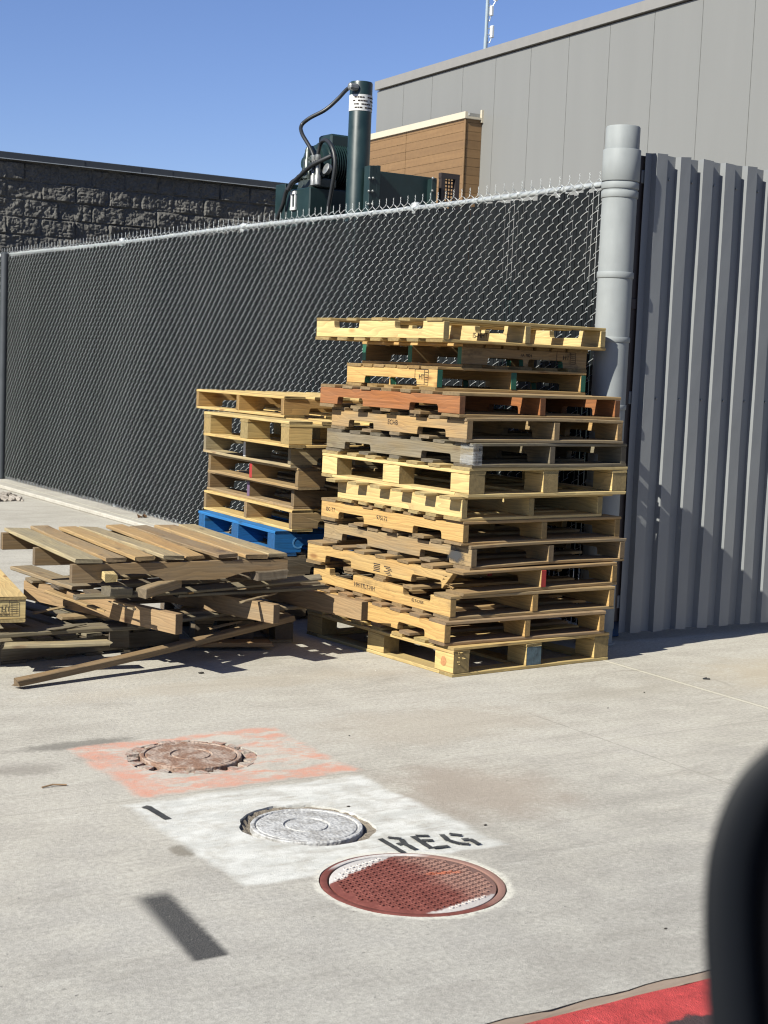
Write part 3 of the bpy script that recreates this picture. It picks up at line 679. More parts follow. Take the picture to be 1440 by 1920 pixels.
# ================================================================== COMPACTOR BEHIND THE FENCE
def build_baler():
    X0 = 7.45
    root = thing('waste_baler', 'dark green hydraulic baler with a tall cylinder rising above the fence', 'baler', (7.6, 12.8, 0))
    O = Vector((7.6, 12.8, 0))
    def L(v): return tuple(Vector(v) - O)
    # frame post at the far end
    a, b = onx(517, 345, X0 + .05), onx(535, 346, X0 + .05); q = a.lerp(b, .5)
    link('frame_post', box_me(L((q.x + .08, q.y, q.z / 2)), (.16, (a.y - b.y), q.z), .006), DGREEN, root)
    link('frame_post', box_me(L((q.x + .11, q.y - .32, q.z / 2 - .02)), (.10, .16, q.z - .04), .006), DGREEN, root)
    # oil tank
    c = onx(581, 350, X0); l = onx(536, 353, X0); ty = l.y - c.y
    tank = link('oil_tank', box_me(L((c.x + .36, c.y + ty / 2, c.z / 2)), (.72, ty, c.z), .012), DGREEN, root)
    g0, g1 = onx(548, 360, X0), onx(556, 393, X0); gc = g0.lerp(g1, .5)
    bm = bmesh.new(); hh = g0.z - g1.z; ww = g0.y - g1.y
    add_box(bm, L((X0 - .012, gc.y, g0.z - .012)), (.02, ww, .03)); add_box(bm, L((X0 - .012, gc.y, g1.z + .012)), (.02, ww, .03))
    add_box(bm, L((X0 - .010, gc.y + ww * .33, gc.z)), (.014, ww * .30, hh)); add_box(bm, L((X0 - .010, gc.y - ww * .36, gc.z)), (.014, ww * .22, hh))
    link('level_gauge', mesh(bm), WHITE, root)
    # big cylinder
    cx = 7.95; ct, cb = ony(678, 155, 12.62), ony(668, 395, 12.62)
    cyl = Vector(((ct.x + cb.x) / 2, 12.62, 0)); zt = ct.z; r = .108
    cy = link('hydraulic_cylinder', lathe_me([(r * 1.0, 0), (r * 1.0, zt - .012), (r * .96, zt), (.002, zt)], 36, mat=Matrix.Translation(L(cyl))), DGREEN, root)
    zl = ony(675, 195, 12.62).z
    lb = link('warning_label', lathe_me([(r + .001, zl - .075), (r + .0025, zl - .075), (r + .0025, zl + .075), (r + .001, zl + .075)], 36, False, mat=Matrix.Translation(L(cyl))), WHITE, cy)
    bm = bmesh.new()
    for row in range(4):
        for k in range(11):
            a = rad(180 + 20 + k * 13 + row * 5); rr = r + .0035
            if (k * 7 + row * 3) % 5 == 0: continue
            add_box(bm, Vector(L(cyl)) + Vector((rr * math.cos(a), rr * math.sin(a), zl + .048 - row * .032)), (.002, .016 + .008 * ((k + row) % 2), .012), Matrix.Rotation(a, 3, 'Z'))
    link('label_print', mesh(bm), INK, cy)
    # press chamber plates to the right of the cylinder
    pl = ony(695, 318, 12.45); pr = ony(822, 336, 12.45)
    link('chamber_plate', box_me(L(((pl.x + pr.x) / 2, 12.50, pl.z / 2)), (pr.x - pl.x, .05, pl.z), .004), DGREEN, root)
    bm = bmesh.new()
    for px in (694, 700, 707): q = ony(px, 319, 12.40); add_box(bm, L((q.x, 12.42, q.z / 2 + .02)), (.045, .10, q.z + .04), None, .004)
    q = ony(815, 336, 12.40); add_box(bm, L((q.x, 12.44, q.z / 2)), (.06, .08, q.z), None, .004)
    link('plate_ribs', mesh(bm), DGREEN, root)
    bm = bmesh.new()
    for px in (693, 700, 815):
        for dz in (.06, .18, .30, .42):
            q = ony(px, 322, 12.37); add_lathe(bm, [(.014, 0), (.014, .010), (.007, .016)], 6, Matrix.Translation(L((q.x, 12.372 if px < 800 else 12.40, q.z - dz))) @ Matrix.Rotation(PI / 2, 4, 'X'))
    link('plate_bolts', mesh(bm), STEEL, root)
    # body of the machine below the fence top: the dark mass the slats are seen against
    link('body', box_me(L((8.1, 11.1, 1.08)), (1.5, 3.9, 2.16), .01), DGREEN, root)
    # guard mesh in a dark frame
    ga, gb = ony(830, 331, 12.46), ony(857, 326, 12.46); fr = bmesh.new(); gz = ga.z + .01
    add_box(fr, L(((ga.x + gb.x) / 2, 12.47, gz)), (gb.x - ga.x + .05, .05, .05)); add_box(fr, L((gb.x, 12.47, gz / 2)), (.05, .049, gz - .03)); add_box(fr, L((ga.x, 12.47, gz / 2)), (.04, .049, gz - .03))
    gu = link('guard_frame', mesh(fr), DARKMET_SHADE, root)
    bm = bmesh.new(); x = ga.x
    while x < gb.x: add_tube(bm, [L((x, 12.47, gz - 1.2)), L((x, 12.47, gz))], .007, 4); x += .034
    z = gz - 1.2
    while z < gz: add_tube(bm, [L((ga.x, 12.475, z)), L((gb.x, 12.475, z))], .007, 4); z += .034
    link('guard_mesh', mesh(bm), DARKMET_SHADE, gu)
    # motor with cooling fins, end shield, terminal box, lying along X
    mc = onx(637, 314, 7.95); mz = mc.z; my = mc.y
    Rx = Matrix.Translation(L((7.80, my, mz))) @ Matrix.Rotation(PI / 2, 4, 'Y')
    bm = bmesh.new(); add_lathe(bm, [(.13, -.16), (.19, -.15), (.205, -.12), (.205, .30), (.19, .34), (.10, .35)], 28, Rx)
    for k in range(14): add_lathe(bm, [(.206, -.085 + k * .027), (.230, -.085 + k * .027), (.230, -.078 + k * .027), (.206, -.078 + k * .027)], 28, Rx, False)
    me = mesh(bm); smooth_by_angle(me, 40); mo = link('motor', me, DGREEN, root)
    bm = bmesh.new(); add_box(bm, L((7.90, my + .02, mz + .24)), (.26, .26, .14), None, .02); link('terminal_box', mesh(bm), DGREEN, mo)
    bm = bmesh.new(); add_lathe(bm, [(.04, -.01), (.17, -.005), (.18, .01), (.09, .05), (.06, .09)], 22, Matrix.Translation(L((7.62, my, mz))) @ Matrix.Rotation(-PI / 2, 4, 'Y'))
    me = mesh(bm); smooth_by_angle(me, 40); link('end_shield', me, DGREEN, mo)
    # pump and valve cluster on the tank
    vb = onx(592, 325, 7.6); bm = bmesh.new(); rng = random.Random(8)
    V0 = Vector(L((7.58, vb.y, c.z)))
    add_box(bm, V0 + Vector((.05, .02, .05)), (.22, .40, .09), None, .01); add_box(bm, V0 + Vector((.02, .10, .15)), (.12, .12, .16), None, .012)
    for dx, dy, dz, rr, hh in ((-.02, .10, .1, .045, .32), (.02, -.05, .08, .035, .18), (.0, .24, .06, .03, .14), (-.05, -.16, .06, .04, .16), (.05, .03, .2, .028, .16)):
        add_lathe(bm, [(rr * .8, 0), (rr, .01), (rr, hh * .6), (rr * .7, hh * .65), (rr * .7, hh * .9), (rr * .4, hh)], 12, Matrix.Translation(V0 + Vector((dx, dy, dz))))
    for k in range(9):
        p = V0 + Vector((rng.uniform(-.08, .1), rng.uniform(-.2, .28), rng.uniform(.08, .26))); add_lathe(bm, [(.018, 0), (.026, .008), (.026, .05), (.016, .06)], 8, Matrix.Translation(p) @ Matrix.Rotation(rng.uniform(-1.6, 1.6), 4, 'X'))
    me = mesh(bm); smooth_by_angle(me, 40); va = link('valve_block', me, painted('dark_oily_iron', (.045, .055, .05), .32, .3, var=.4, sc=30), root)
    gpz = onx(617, 319, 7.55); link('pressure_gauge', lathe_me([(.05, 0), (.055, .01), (.055, .04), (.045, .045), (.002, .045)], 20, mat=Matrix.Translation(L(gpz)) @ Matrix.Rotation(-PI / 2 + .3, 4, 'Y')), STEEL, va)
    hb = onx(590, 322, 7.5); bm = bmesh.new()
    for dy in (.02, -.06): add_lathe(bm, [(.022, -.14), (.032, -.13), (.032, -.04), (.024, -.03), (.024, .10), (.03, .11), (.03, .16)], 10, Matrix.Translation(L((hb.x, hb.y + dy, hb.z))))
    me = mesh(bm); smooth_by_angle(me, 40); link('hose_fitting', me, STEEL, va)
    # hoses
    def hose(pix, rr, parent=root):
        P = [L(onx(px, py, X)) for px, py, X in pix]; link('hose', tube_me(spline(P, 7), rr, 9), RUBBER, parent)
    hose([(661, 162, 7.97), (650, 168, 7.9), (632, 187, 7.8), (610, 206, 7.7), (580, 222, 7.6), (565, 236, 7.55), (567, 252, 7.5), (582, 278, 7.5), (590, 300, 7.5), (591, 318, 7.5)], .020)
    hose([(595, 312, 7.5), (596, 290, 7.5), (602, 268, 7.5), (612, 263, 7.45), (622, 275, 7.42), (628, 300, 7.42), (626, 330, 7.42), (620, 365, 7.42), (615, 395, 7.42), (614, 425, 7.42)], .020)
    hose([(622, 292, 7.55), (605, 300, 7.5), (585, 310, 7.45), (562, 330, 7.42), (545, 347, 7.40), (536, 362, 7.40), (530, 385, 7.40), (522, 405, 7.40), (516, 425, 7.40)], .022)
    hose([(560, 336, 7.44), (548, 343, 7.41), (540, 356, 7.39)], .028)
    el = L(ony(664, 163, 12.56)); bm = bmesh.new(); add_lathe(bm, [(.02, -.06), (.035, -.05), (.035, .03), (.02, .04)], 10, Matrix.Translation(el) @ Matrix.Rotation(PI / 2, 4, 'Y')); link('elbow_fitting', mesh(bm), STEEL, cy)
build_baler()

# ================================================================== PALLETS
def put_uv(bm, axis):
    """u along the grain in metres, v across; end faces get material slot 1."""
    uvl = bm.loops.layers.uv.verify(); o = random.random() * 20
    for f in bm.faces:
        n = f.normal; k = max(range(3), key=lambda i: abs(n[i])); oth = [i for i in range(3) if i != axis]
        if k == axis:
            f.material_index = 1
            for l in f.loops: l[uvl].uv = (l.vert.co[oth[0]], l.vert.co[oth[1]])
        else:
            vv = [i for i in oth if i != k][0]; sh = .37 * k
            for l in f.loops: l[uvl].uv = (l.vert.co[axis] + o, l.vert.co[vv] + sh + o)
def board_bm(c, s, axis, rng, age=.3, bow=0., rag=.002, nseg=9):
    """A sawn board: centre c, size s, long axis 0/1, slightly bowed, worn edges, uneven ends."""
    bm = bmesh.new(); oth = [i for i in range(3) if i != axis]; L, A, B = s[axis], s[oth[0]], s[oth[1]]
    ch = min(.0022 + .002 * age, B * .2); rows = []; ph = rng.uniform(0, 6)
    sec = [(-A / 2 + ch, -B / 2), (A / 2 - ch, -B / 2), (A / 2, -B / 2 + ch), (A / 2, B / 2 - ch), (A / 2 - ch, B / 2), (-A / 2 + ch, B / 2), (-A / 2, B / 2 - ch), (-A / 2, -B / 2 + ch)]
    for i in range(nseg + 1):
        t = i / nseg; x = (t - .5) * L; dz = bow * (1 - (2 * t - 1) ** 2) + .0012 * age * math.sin(7 * t + ph); wd = 1 + .012 * age * math.sin(5 * t + ph)
        row = []
        for a, b in sec:
            e = rng.uniform(-rag, rag) if i in (0, nseg) else 0; j = .0008 * age
            p = [0, 0, 0]; p[axis] = c[axis] + x + e; p[oth[0]] = c[oth[0]] + a * wd + rng.uniform(-j, j); p[oth[1]] = c[oth[1]] + b + dz + rng.uniform(-j, j)
            row.append(bm.verts.new(p))
        rows.append(row)
    for r0, r1 in zip(rows, rows[1:]):
        for i in range(8): bm.faces.new((r0[i], r0[(i + 1) % 8], r1[(i + 1) % 8], r1[i]))
    bm.faces.new(rows[0][::-1]); bm.faces.new(rows[-1]); bmesh.ops.recalc_face_normals(bm, faces=bm.faces[:]); put_uv(bm, axis); return bm
def notch_profile(L, h, up=False, notches=True, broke=None):
    n0, nl, nd, r = .165, .235, min(.040, h * .45), .014
    pts = [(-L / 2, 0)]
    if notches:
        for c in (-L / 2 + n0 + nl / 2, L / 2 - n0 - nl / 2):
            a, b = c - nl / 2, c + nl / 2
            pts += [(a, 0), (a + .002, nd - r), (a + .006, nd - .004), (a + r, nd), (b - r, nd), (b - .006, nd - .004), (b - .002, nd - r), (b, 0)]
    pts += [(L / 2, 0), (L / 2, h), (-L / 2, h)]
    if broke:       # splintered near end
        k = len(pts); pts = [(max(x, -L / 2 + broke * (1 - .5 * (z > h / 2))), z) for x, z in pts]
    if up: pts = [(x, h - z) for x, z in pts][::-1]
    return pts
def stringer_bm(L, h, t, axis, off, z0, rng, up=False, notches=True, broke=None):
    bm = bmesh.new(); prof = notch_profile(L, h, up, notches, broke)
    A, B = [], []
    for x, z in prof:
        for s, lst in ((-1, A), (1, B)):
            e = rng.uniform(-.0006, .0006); p = (off + s * t / 2 + e, x, z + z0) if axis == 1 else (x, off + s * t / 2 + e, z + z0); lst.append(bm.verts.new(p))
    n = len(prof); bm.faces.new(A); bm.faces.new(B[::-1])
    for i in range(n): bm.faces.new((A[i], B[i], B[(i + 1) % n], A[(i + 1) % n]))
    bmesh.ops.recalc_face_normals(bm, faces=bm.faces[:])
    es = [e for e in bm.edges if len(e.link_faces) == 2 and e.calc_face_angle(0) > .6]
    bmesh.ops.bevel(bm, geom=es, offset=.0018, segments=1, affect='EDGES'); bm.normal_update()
    put_uv(bm, axis); return bm
TONES0 = {'fresh': ((.80, .62, .32), .0), 'yellow': ((.74, .55, .25), .04), 'honey': ((.66, .43, .175), .10), 'tan': ((.53, .350, .160), .30), 'worn': ((.47, .325, .165), .5),
         'old': ((.38, .28, .165), .5), 'grey': ((.235, .195, .125), .55), 'dark': ((.14, .10, .062), .5), 'brown': ((.40, .148, .042), .06), 'rust': ((.46, .30, .165), .22), 'blue': ((.006, .195, .66), .0),
         'oldbrown': ((.32, .215, .112), .3), 'silver': ((.52, .43, .27), .45)}
TONES = {k: ((c[0] * .56, c[1] * .54, c[2] * .455), a) for k, (c, a) in TONES0.items()}
def tint(tone, rng, v=.10):
    c, a = TONES[tone]; k = 1 + rng.uniform(-v, v); h = rng.uniform(-.04, .04)
    return (c[0] * k * (1 + h), c[1] * k, c[2] * k * (1 - h), min(1, max(0, a + rng.uniform(-.12, .15) * (a > .02))))
PG_R, PG_L, PG_P = 'pallets in the tall stack by the gate post', 'pallets in the lower stack by the fence', 'broken pallets in the collapsed pile'
class Pal: pass
def pallet(label, pos, z, yaw, tone, seed, along='Y', W=1.016, L=1.219, kind='stringer', flip=False, hs=.0855, ts=.035, deck=None, notches=True, group=None,
           end=None, end_bottom=None, ntop=7, nbot=5, skip_top=(), skip_bot=(), tb=.0158, bow=.0, rot=(0, 0), corner='near', broke=None, age=None, nbw=.09, mid_end=None, shift=0., wing=0., bottom_lead=.135):
    """W is the size along local x (to the right in the photo), L along local y (away). along = the direction of the stringers."""
    rng = random.Random(seed); random.seed(seed); deck = deck or tone; age = TONES[tone][1] if age is None else age
    R = Matrix.Rotation(yaw, 3, 'Z'); c = Vector((pos[0], pos[1], 0)) + (R @ Vector((W / 2, L / 2, 0)) if corner == 'near' else Vector())
    root = thing('wooden_pallet', label, 'pallet', (c.x, c.y, z), (rot[0], rot[1], yaw), group)
    q = Pal(); q.root = root; q.stringers = []; q.boards = []; q.blocks = []; q.rng = rng
    ax = 1 if along == 'Y' else 0; LS, WS = (L, W) if ax == 1 else (W, L)     # stringer length, span across
    def B(c, s, a, tn, name='deck_board', rag=.0025, nseg=9):
        # c, s given as (across, along, z)
        cc = (c[0], c[1], c[2]) if ax == 1 else (c[1], c[0], c[2]); sz = (s[0], s[1], s[2]) if ax == 1 else (s[1], s[0], s[2]); aa = a if ax == 1 else 1 - a
        o = link(name, mesh(board_bm(cc, sz, aa, rng, age + .2, rng.uniform(-.5, 1) * bow, rag, nseg)), [WOOD, ENDG], root, tint(tn, rng)); return o
    def deckrow(n, zc, skip, lead=.135, tn=deck, nm='deck_board', inset=0.):
        if n < 2: return
        spare = LS - 2 * lead; m = n - 2; step = spare / (m + 1) if m else 0; gaps = (spare - m * nbw) / (m + 1)
        ys = [-LS / 2 + lead / 2] + [-LS / 2 + lead + gaps + nbw / 2 + i * (nbw + gaps) for i in range(m)] + [LS / 2 - lead / 2]
        for i, y in enumerate(ys):
            if i in skip: continue
            wd = (lead if i in (0, n - 1) else nbw) + rng.uniform(-.006, .004)
            q.boards.append(B((rng.uniform(-.004, .004), y + rng.uniform(-.004, .004) * (0 < i < n - 1), zc), (WS - 2 * inset + rng.uniform(-.006, .004), wd, tb + rng.uniform(-.001, .0008)), 0, tn, nm))
    if kind == 'stringer':
        H_ = hs + 2 * tb; zs0 = tb
        zt_, zb_ = H_ - tb / 2, tb / 2
        if flip: deckrow(ntop, zb_, skip_top, inset=wing); deckrow(nbot, zt_, skip_bot, bottom_lead)
        else: deckrow(ntop, zt_, skip_top); deckrow(nbot, zb_, skip_bot)
        for i, off in enumerate((-WS / 2 + ts / 2 + .003 + wing, shift, WS / 2 - ts / 2 - .003 - wing)):
            bk = broke if (i == 0) else None
            s = link('stringer', mesh(stringer_bm(LS, hs - .0012, ts, ax, off, zs0 + .0006, rng, flip, notches, bk)), [WOOD, (mid_end if (mid_end and i == 1) else end) or ENDG], root, tint(tone, rng)); q.stringers.append(s)
    else:
        bt = .0165; bh = hs; z1 = bt; z2 = bt + bh; z3 = z2 + bt; H_ = z3 + bt
        bw = .10
        for xx in (-WS / 2 + bw / 2, 0, WS / 2 - bw / 2):
            B((xx, 0, bt / 2), (bw, LS - 2 * bw - .006 if True else LS, bt), 1, deck, 'bottom_board'); B((xx, 0, z2 + bt / 2), (bw, LS, bt - .0006), 1, deck, 'stringer_board')
            for j, yy in enumerate((-LS / 2 + .07, 0, LS / 2 - .07)):
                cc = (xx, yy, z1 + bh / 2); sz = (bw - .004, .138, bh - .001); 
                if ax == 0: cc = (cc[1], cc[0], cc[2]); sz = (sz[1], sz[0], sz[2])
                bl = link('block', mesh(board_bm(cc, sz, ax, rng, .5, 0, .001, 3)), [WOOD, (mid_end if (mid_end and xx == 0 and j == 0) else end) or ENDG], root, tint(tone, rng)); q.blocks.append(bl)
        for yy in (-LS / 2 + bw / 2, LS / 2 - bw / 2): B((0, yy, bt / 2), (WS, bw, bt), 0, deck, 'bottom_board')
        deckrow(ntop, z3 + bt / 2, skip_top, lead=.14)
    q.H = H_; return q
def stamp(par, txt, co, size, face, ext=.0005, mat=None, box=False, name='stamp'):
    """print on a side: face '-x' (left side) or '-y' (near side), co in pallet space"""
    me = text_me(txt, size, ext); R = {'-x': Matrix(((0, 0, -1), (-1, 0, 0), (0, 1, 0))), '-y': Matrix(((1, 0, 0), (0, 0, -1), (0, 1, 0)))}[face]
    me.transform(Matrix.Translation(co) @ R.to_4x4())
    o = link(name, me, mat or INK, par)
    if box:
        w_, h_ = box; bm = bmesh.new(); t = .0022
        for a, b, c_, d in ((0, h_ / 2, w_, t), (0, -h_ / 2, w_, t), (-w_ / 2, 0, t, h_), (w_ / 2, 0, t, h_), (w_ * .22, 0, t, h_)): add_box(bm, (a, b, 0), (c_, d, .0008))
        for k in range(5): add_box(bm, (w_ * .36, h_ * (.32 - k * .16), 0), (w_ * .2, .0022, .0008))
        m2 = mesh(bm); m2.transform(Matrix.Translation(co) @ R.to_4x4()); link('stamp_border', m2, mat or INK, par)
    return o

D = rad
hs = .0855
# ---- the tall stack (bottom to top); pos = near corner on the ground plan
def cor(px, py, z): p = onz(px, py, z); return (p.x, p.y)
zz = [0, .142, .259, .376, .493, .610, .727, .844, .986, 1.103, 1.220, 1.337, 1.454, 1.571]
T = 'tall stack'
p14 = pallet('fresh yellow block pallet on the concrete at the bottom of the tall stack', (4.085, 5.752), 0, D(4.2), 'yellow', 1, kind='block', hs=.0925, W=1.02, L=1.24, group=PG_R, mid_end=TEALP)
p13 = pallet('pale stringer pallet second from the bottom of the tall stack with reddish deck boards', (4.054, 5.793), zz[1], D(0.8), 'honey', 2, deck='rust', W=1.0, L=1.18, group=PG_R, hs=hs)
p12 = pallet('stamped pallet with upward notches third from the bottom of the tall stack', (4.097, 5.818), zz[2], D(1.2), 'honey', 3, flip=True, W=1.04, L=1.26, group=PG_R, hs=hs, deck='tan')
p11 = pallet('pallet with splintered broken corner and one red painted stringer end in the tall stack', (4.15, 5.79), zz[3], D(5.2), 'honey', 4, deck='tan', W=1.04, L=1.3, group=PG_R, hs=hs, broke=.16, mid_end=REDP, bow=.006, skip_bot=(1,))
p10 = pallet('weathered pallet with a sooty black near corner in the tall stack', (4.215, 5.83), zz[4], D(4.4), 'worn', 5, W=1.04, L=1.24, group=PG_R, hs=hs, bow=.008)
p9 = pallet('tan pallet printed with the number 975172 in the tall stack', (4.170, 5.845), zz[5], D(3.5), 'honey', 6, deck='tan', W=1.04, L=1.22, group=PG_R, hs=hs)
p8 = pallet('pale pallet with solid unnotched side and square shadows under the yellow block pallet', (4.088, 5.842), zz[6], D(3.9), 'fresh', 7, flip=True, nbot=6, bottom_lead=.085, nbw=.08, wing=.07, notches=False, W=1.07, L=1.04, group=PG_R, hs=hs + .003, shift=-.02)
p7 = pallet('bright yellow block pallet with large square openings halfway up the tall stack', (4.163, 5.803), zz[7], D(3.9), 'fresh', 8, kind='block', hs=.0925, W=1.04, L=1.24, group=PG_R)
p6 = pallet('dark grayed pallet with plastic film wrapped on its near corner in the tall stack', (4.175, 5.80), zz[8], D(4.2), 'grey', 9, W=1.02, L=1.22, group=PG_R, hs=hs)
p5 = pallet('tan pallet with grayish middle stain beneath the reddish brown one in the tall stack', (4.143, 5.815), zz[9], D(2.2), 'tan', 10, W=1.0, L=1.18, group=PG_R, hs=hs, deck='worn', bow=.006, shift=.06)
p4 = pallet('reddish brown stained pallet fourth from the top of the tall stack', (4.105, 5.83), zz[10], D(3), 'brown', 11, deck='tan', W=1.04, L=1.2, group=PG_R, hs=hs)
p3 = pallet('pallet with green painted stringer ends facing the gate third from the top', (4.147, 6.09), zz[11], D(2.5), 'honey', 12, W=0.97, L=0.79, group=PG_R, hs=hs, end=GREEN)
p2 = pallet('pallet with green painted stringer ends facing the fence second from the top', (4.328, 6.14), zz[12], D(3), 'tan', 13, along='X', W=.83, L=.87, group=PG_R, hs=hs, end=GREEN, deck='honey')
p1 = pallet('pale pallet with upward notches topmost on the tall stack and pushed out sideways', (4.147, 6.05), zz[13], D(3.5), 'fresh', 14, flip=True, W=1.075, L=1.11, group=PG_R, hs=hs, deck='yellow')
stamp(p9.stringers[0], '975172', (-.5178, .05, .062), .032, '-x'); stamp(p9.stringers[0], 'ISC TT', (-.5178, .52, .060), .03, '-x')
stamp(p12.stringers[0], 'HH-1TLT-HH', (-.5178, .12, .055), .034, '-x'); stamp(p12.stringers[0], '-02 9-CHEF-', (-.5178, -.36, .052), .022, '-x')
stamp(p3.stringers[0], 'HT', (-.4835, -.27, .062), .034, '-x', box=(.11, .075)); stamp(p3.stringers[0], 'A 0I4', (-.4835, .04, .035), .028, '-x')
stamp(p2.stringers[0], 'HT', (.27, -.4335, .070), .034, '-y', box=(.13, .06)); stamp(p2.stringers[0], 'FA-7824', (.0, -.4335, .072), .022, '-y')
stamp(p5.stringers[0], 'ECHB', (-.4978, .02, .062), .036, '-x'); stamp(p1.stringers[1], 'IS-HHT', (-.03 + .012, -.2, .05), .04, '-x')
bm = bmesh.new()
for k in range(5): add_box(bm, (0, .0, .016 - k * .009), (.0008, .055 - .006 * (k % 2), .005))
for k in range(6): add_box(bm, (0, -.085 - .012 * (k % 3), .012 - k * .008), (.0008, .05 - .007 * (k % 3), .004))
m_ = mesh(bm); m_.transform(Matrix.Translation((-.5178, .03, .052))); link('stamp', m_, INK, stamp and pallet and p11.stringers[0])
# sooty blotch on p10's near end, knot on p14's corner block: shallow patches of burnt / resinous wood
def patch(parent, co, rx, rz, mat, seed, name):
    rng = random.Random(seed); bm = bmesh.new(); n = 28
    vs = [bm.verts.new((0, rx * (1 + rng.uniform(-.18, .18)) * math.cos(2 * PI * i / n), rz * (1 + rng.uniform(-.12, .12)) * math.sin(2 * PI * i / n))) for i in range(n)]
    c = bm.verts.new((-.001, 0, 0))
    for i in range(n): bm.faces.new((vs[i], c, vs[(i + 1) % n]))
    me = mesh(bm); me.transform(Matrix.Translation(co)); return link(name, me, mat, parent)
gs = G('soot'); o_ = gs.obj(); n_ = gs.noise(o_, 28, 5, .7); gs.out((.035, .036, .038), .9)
tr_ = gs.n('BsdfTransparent'); v_ = gs.vec(gs.vec(o_, (1, 1, 1), (0, .505, -.058)), (0, 13.5, 24.)); ln_ = gs.n('VectorMath', operation='LENGTH'); gs.put(ln_.inputs[0], v_)
mx_ = gs.n('MixShader', {0: gs.ss(gs.add(ln_.outputs['Value'], gs.lin(n_, .2, .8, -.4, .4)), 1.05, .35, 0, .95)})
gs.t.links.new(tr_.outputs[0], mx_.inputs[1]); gs.t.links.new(gs.b.outputs[0], mx_.inputs[2]); gs.t.links.new(mx_.outputs[0], gs.t.nodes['Material Output'].inputs[0])
bm = bmesh.new(); vs = [bm.verts.new((-.5180, y, z)) for y, z in ((-.6, .018), (-.40, .018), (-.40, .099), (-.6, .099))]; bm.faces.new(vs); link('soot_stain', mesh(bm), gs.m, p10.stringers[0])
KN = G('knot'); o_ = KN.obj(); KN.out(KN.mix(KN.noise(o_, 90, 4), (.20, .08, .03), (.42, .22, .09)), .8)
patch(p14.blocks[0], (-.5092, -.545, .066), .020, .024, KN.m, 3, 'knot')
# plastic film on p6
gf = G('plastic_film'); o_ = gf.obj(); gf.bump(gf.noise(gf.vec(o_, (8, 8, 50)), 1., 4), .9, .012)
gf.out((.35, .36, .36), .25); gf.b.inputs['Alpha'].default_value = 1.0; gf.b.inputs['Transmission Weight'].default_value = .0
trn = gf.n('BsdfTransparent'); mxx = gf.n('MixShader', {0: gf.ss(gf.noise(gf.vec(o_, (6, 6, 40)), 1., 3), .38, .68, .06, .45)})
gf.t.links.new(trn.outputs[0], mxx.inputs[1]); gf.t.links.new(gf.b.outputs[0], mxx.inputs[2]); gf.t.links.new(mxx.outputs[0], gf.t.nodes['Material Output'].inputs[0])
bm = bmesh.new(); rng = random.Random(6); n = 13; a_ = []; 
for i in range(n):
    t = i / (n - 1); y = -.615 + .085 * 0; 
    if t < .6: p = (-.513 - .003 * rng.random(), -.525 - .09 * t / .6)
    else: p = (-.513 + .055 * (t - .6) / .4, -.617 - .003 * rng.random())
    a_.append([bm.verts.new((p[0] + rng.uniform(-.003, .001), p[1], z + rng.uniform(-.006, .006))) for z in (.012, .03, .05, .07, .09, .112)])
for A, B in zip(a_, a_[1:]):
    for i in range(5): bm.faces.new((A[i], B[i], B[i + 1], A[i + 1]))
link('plastic_wrap', mesh(bm, smooth=True), gf.m, p6.root)
# splinters at broken ends
def splinters(parent, co, dirv, n, ln, tone, seed):
    rng = random.Random(seed); random.seed(seed); bm = bmesh.new(); d = Vector(dirv).normalized()
    for _ in range(n):
        p = Vector(co) + Vector((rng.uniform(-.018, .018), rng.uniform(-.01, .01), rng.uniform(-.035, .035))); e = p + d * rng.uniform(.3, 1) * ln + Vector((rng.uniform(-.3, .3), rng.uniform(-.3, .3), rng.uniform(-.3, .3))) * ln
        add_tube(bm, [p, p.lerp(e, .6), e], [.0026, .002, .0005], 4)
    bm.normal_update(); put_uv(bm, 1); link('splinters', mesh(bm), [WOOD, WOOD], parent, (*TONES[tone][0], .1))
splinters(p11.stringers[0], (-.50, -.50, .058), (0, -1, 0), 20, .045, 'tan', 1)
splinters(p14.blocks[0], (-.47, -.62, .085), (.2, -1, .1), 12, .018, 'yellow', 2)

# ---- the lower stack by the fence (stringers along X, open ends toward the left)
zl = [0, .121, .242, .363, .505, .626, .747, .868, .989, 1.131]
LW, LL = 1.06, 1.245
l10 = pallet('dark pallet resting on the concrete at the foot of the lower stack', (4.05, 7.40), zl[0], D(-2), 'dark', 21, along='X', W=LW, L=LL, group=PG_L, hs=.089)
l9 = pallet('dark pallet second from the ground in the lower stack', (4.06, 7.39), zl[1], D(-3), 'dark', 22, along='X', W=LW, L=LL, group=PG_L, hs=.089)
l8 = pallet('dark brown pallet directly under the blue pallet', (4.07, 7.40), zl[2], D(-2), 'dark', 23, along='X', W=LW, L=LL, group=PG_L, hs=.089, deck='old')
l7 = pallet('bright blue painted pallet in the lower stack by the fence', cor(516, 996, zl[4]), zl[3], D(-3), 'blue', 24, along='X', W=1.219, L=1.11, group=PG_L, hs=.106, ts=.095, tb=.018)
l6 = pallet('tan pallet standing directly on the blue pallet', cor(548, 957, zl[5]), zl[4], D(-2.5), 'tan', 25, along='X', W=LW, L=LL, group=PG_L, hs=.089, deck='yellow', bow=.004)
l5 = pallet('grayed pallet with a violet painted middle stringer end in the lower stack', cor(552, 915, zl[6]), zl[5], D(-3), 'oldbrown', 26, along='X', W=LW, L=LL, group=PG_L, hs=.089, deck='worn', mid_end=VIOP)
l4 = pallet('tan pallet with a red painted middle stringer end in the lower stack', cor(560, 878, zl[7]), zl[6], D(-2.5), 'tan', 27, along='X', W=LW, L=LL, group=PG_L, hs=.089, deck='tan', mid_end=REDP)
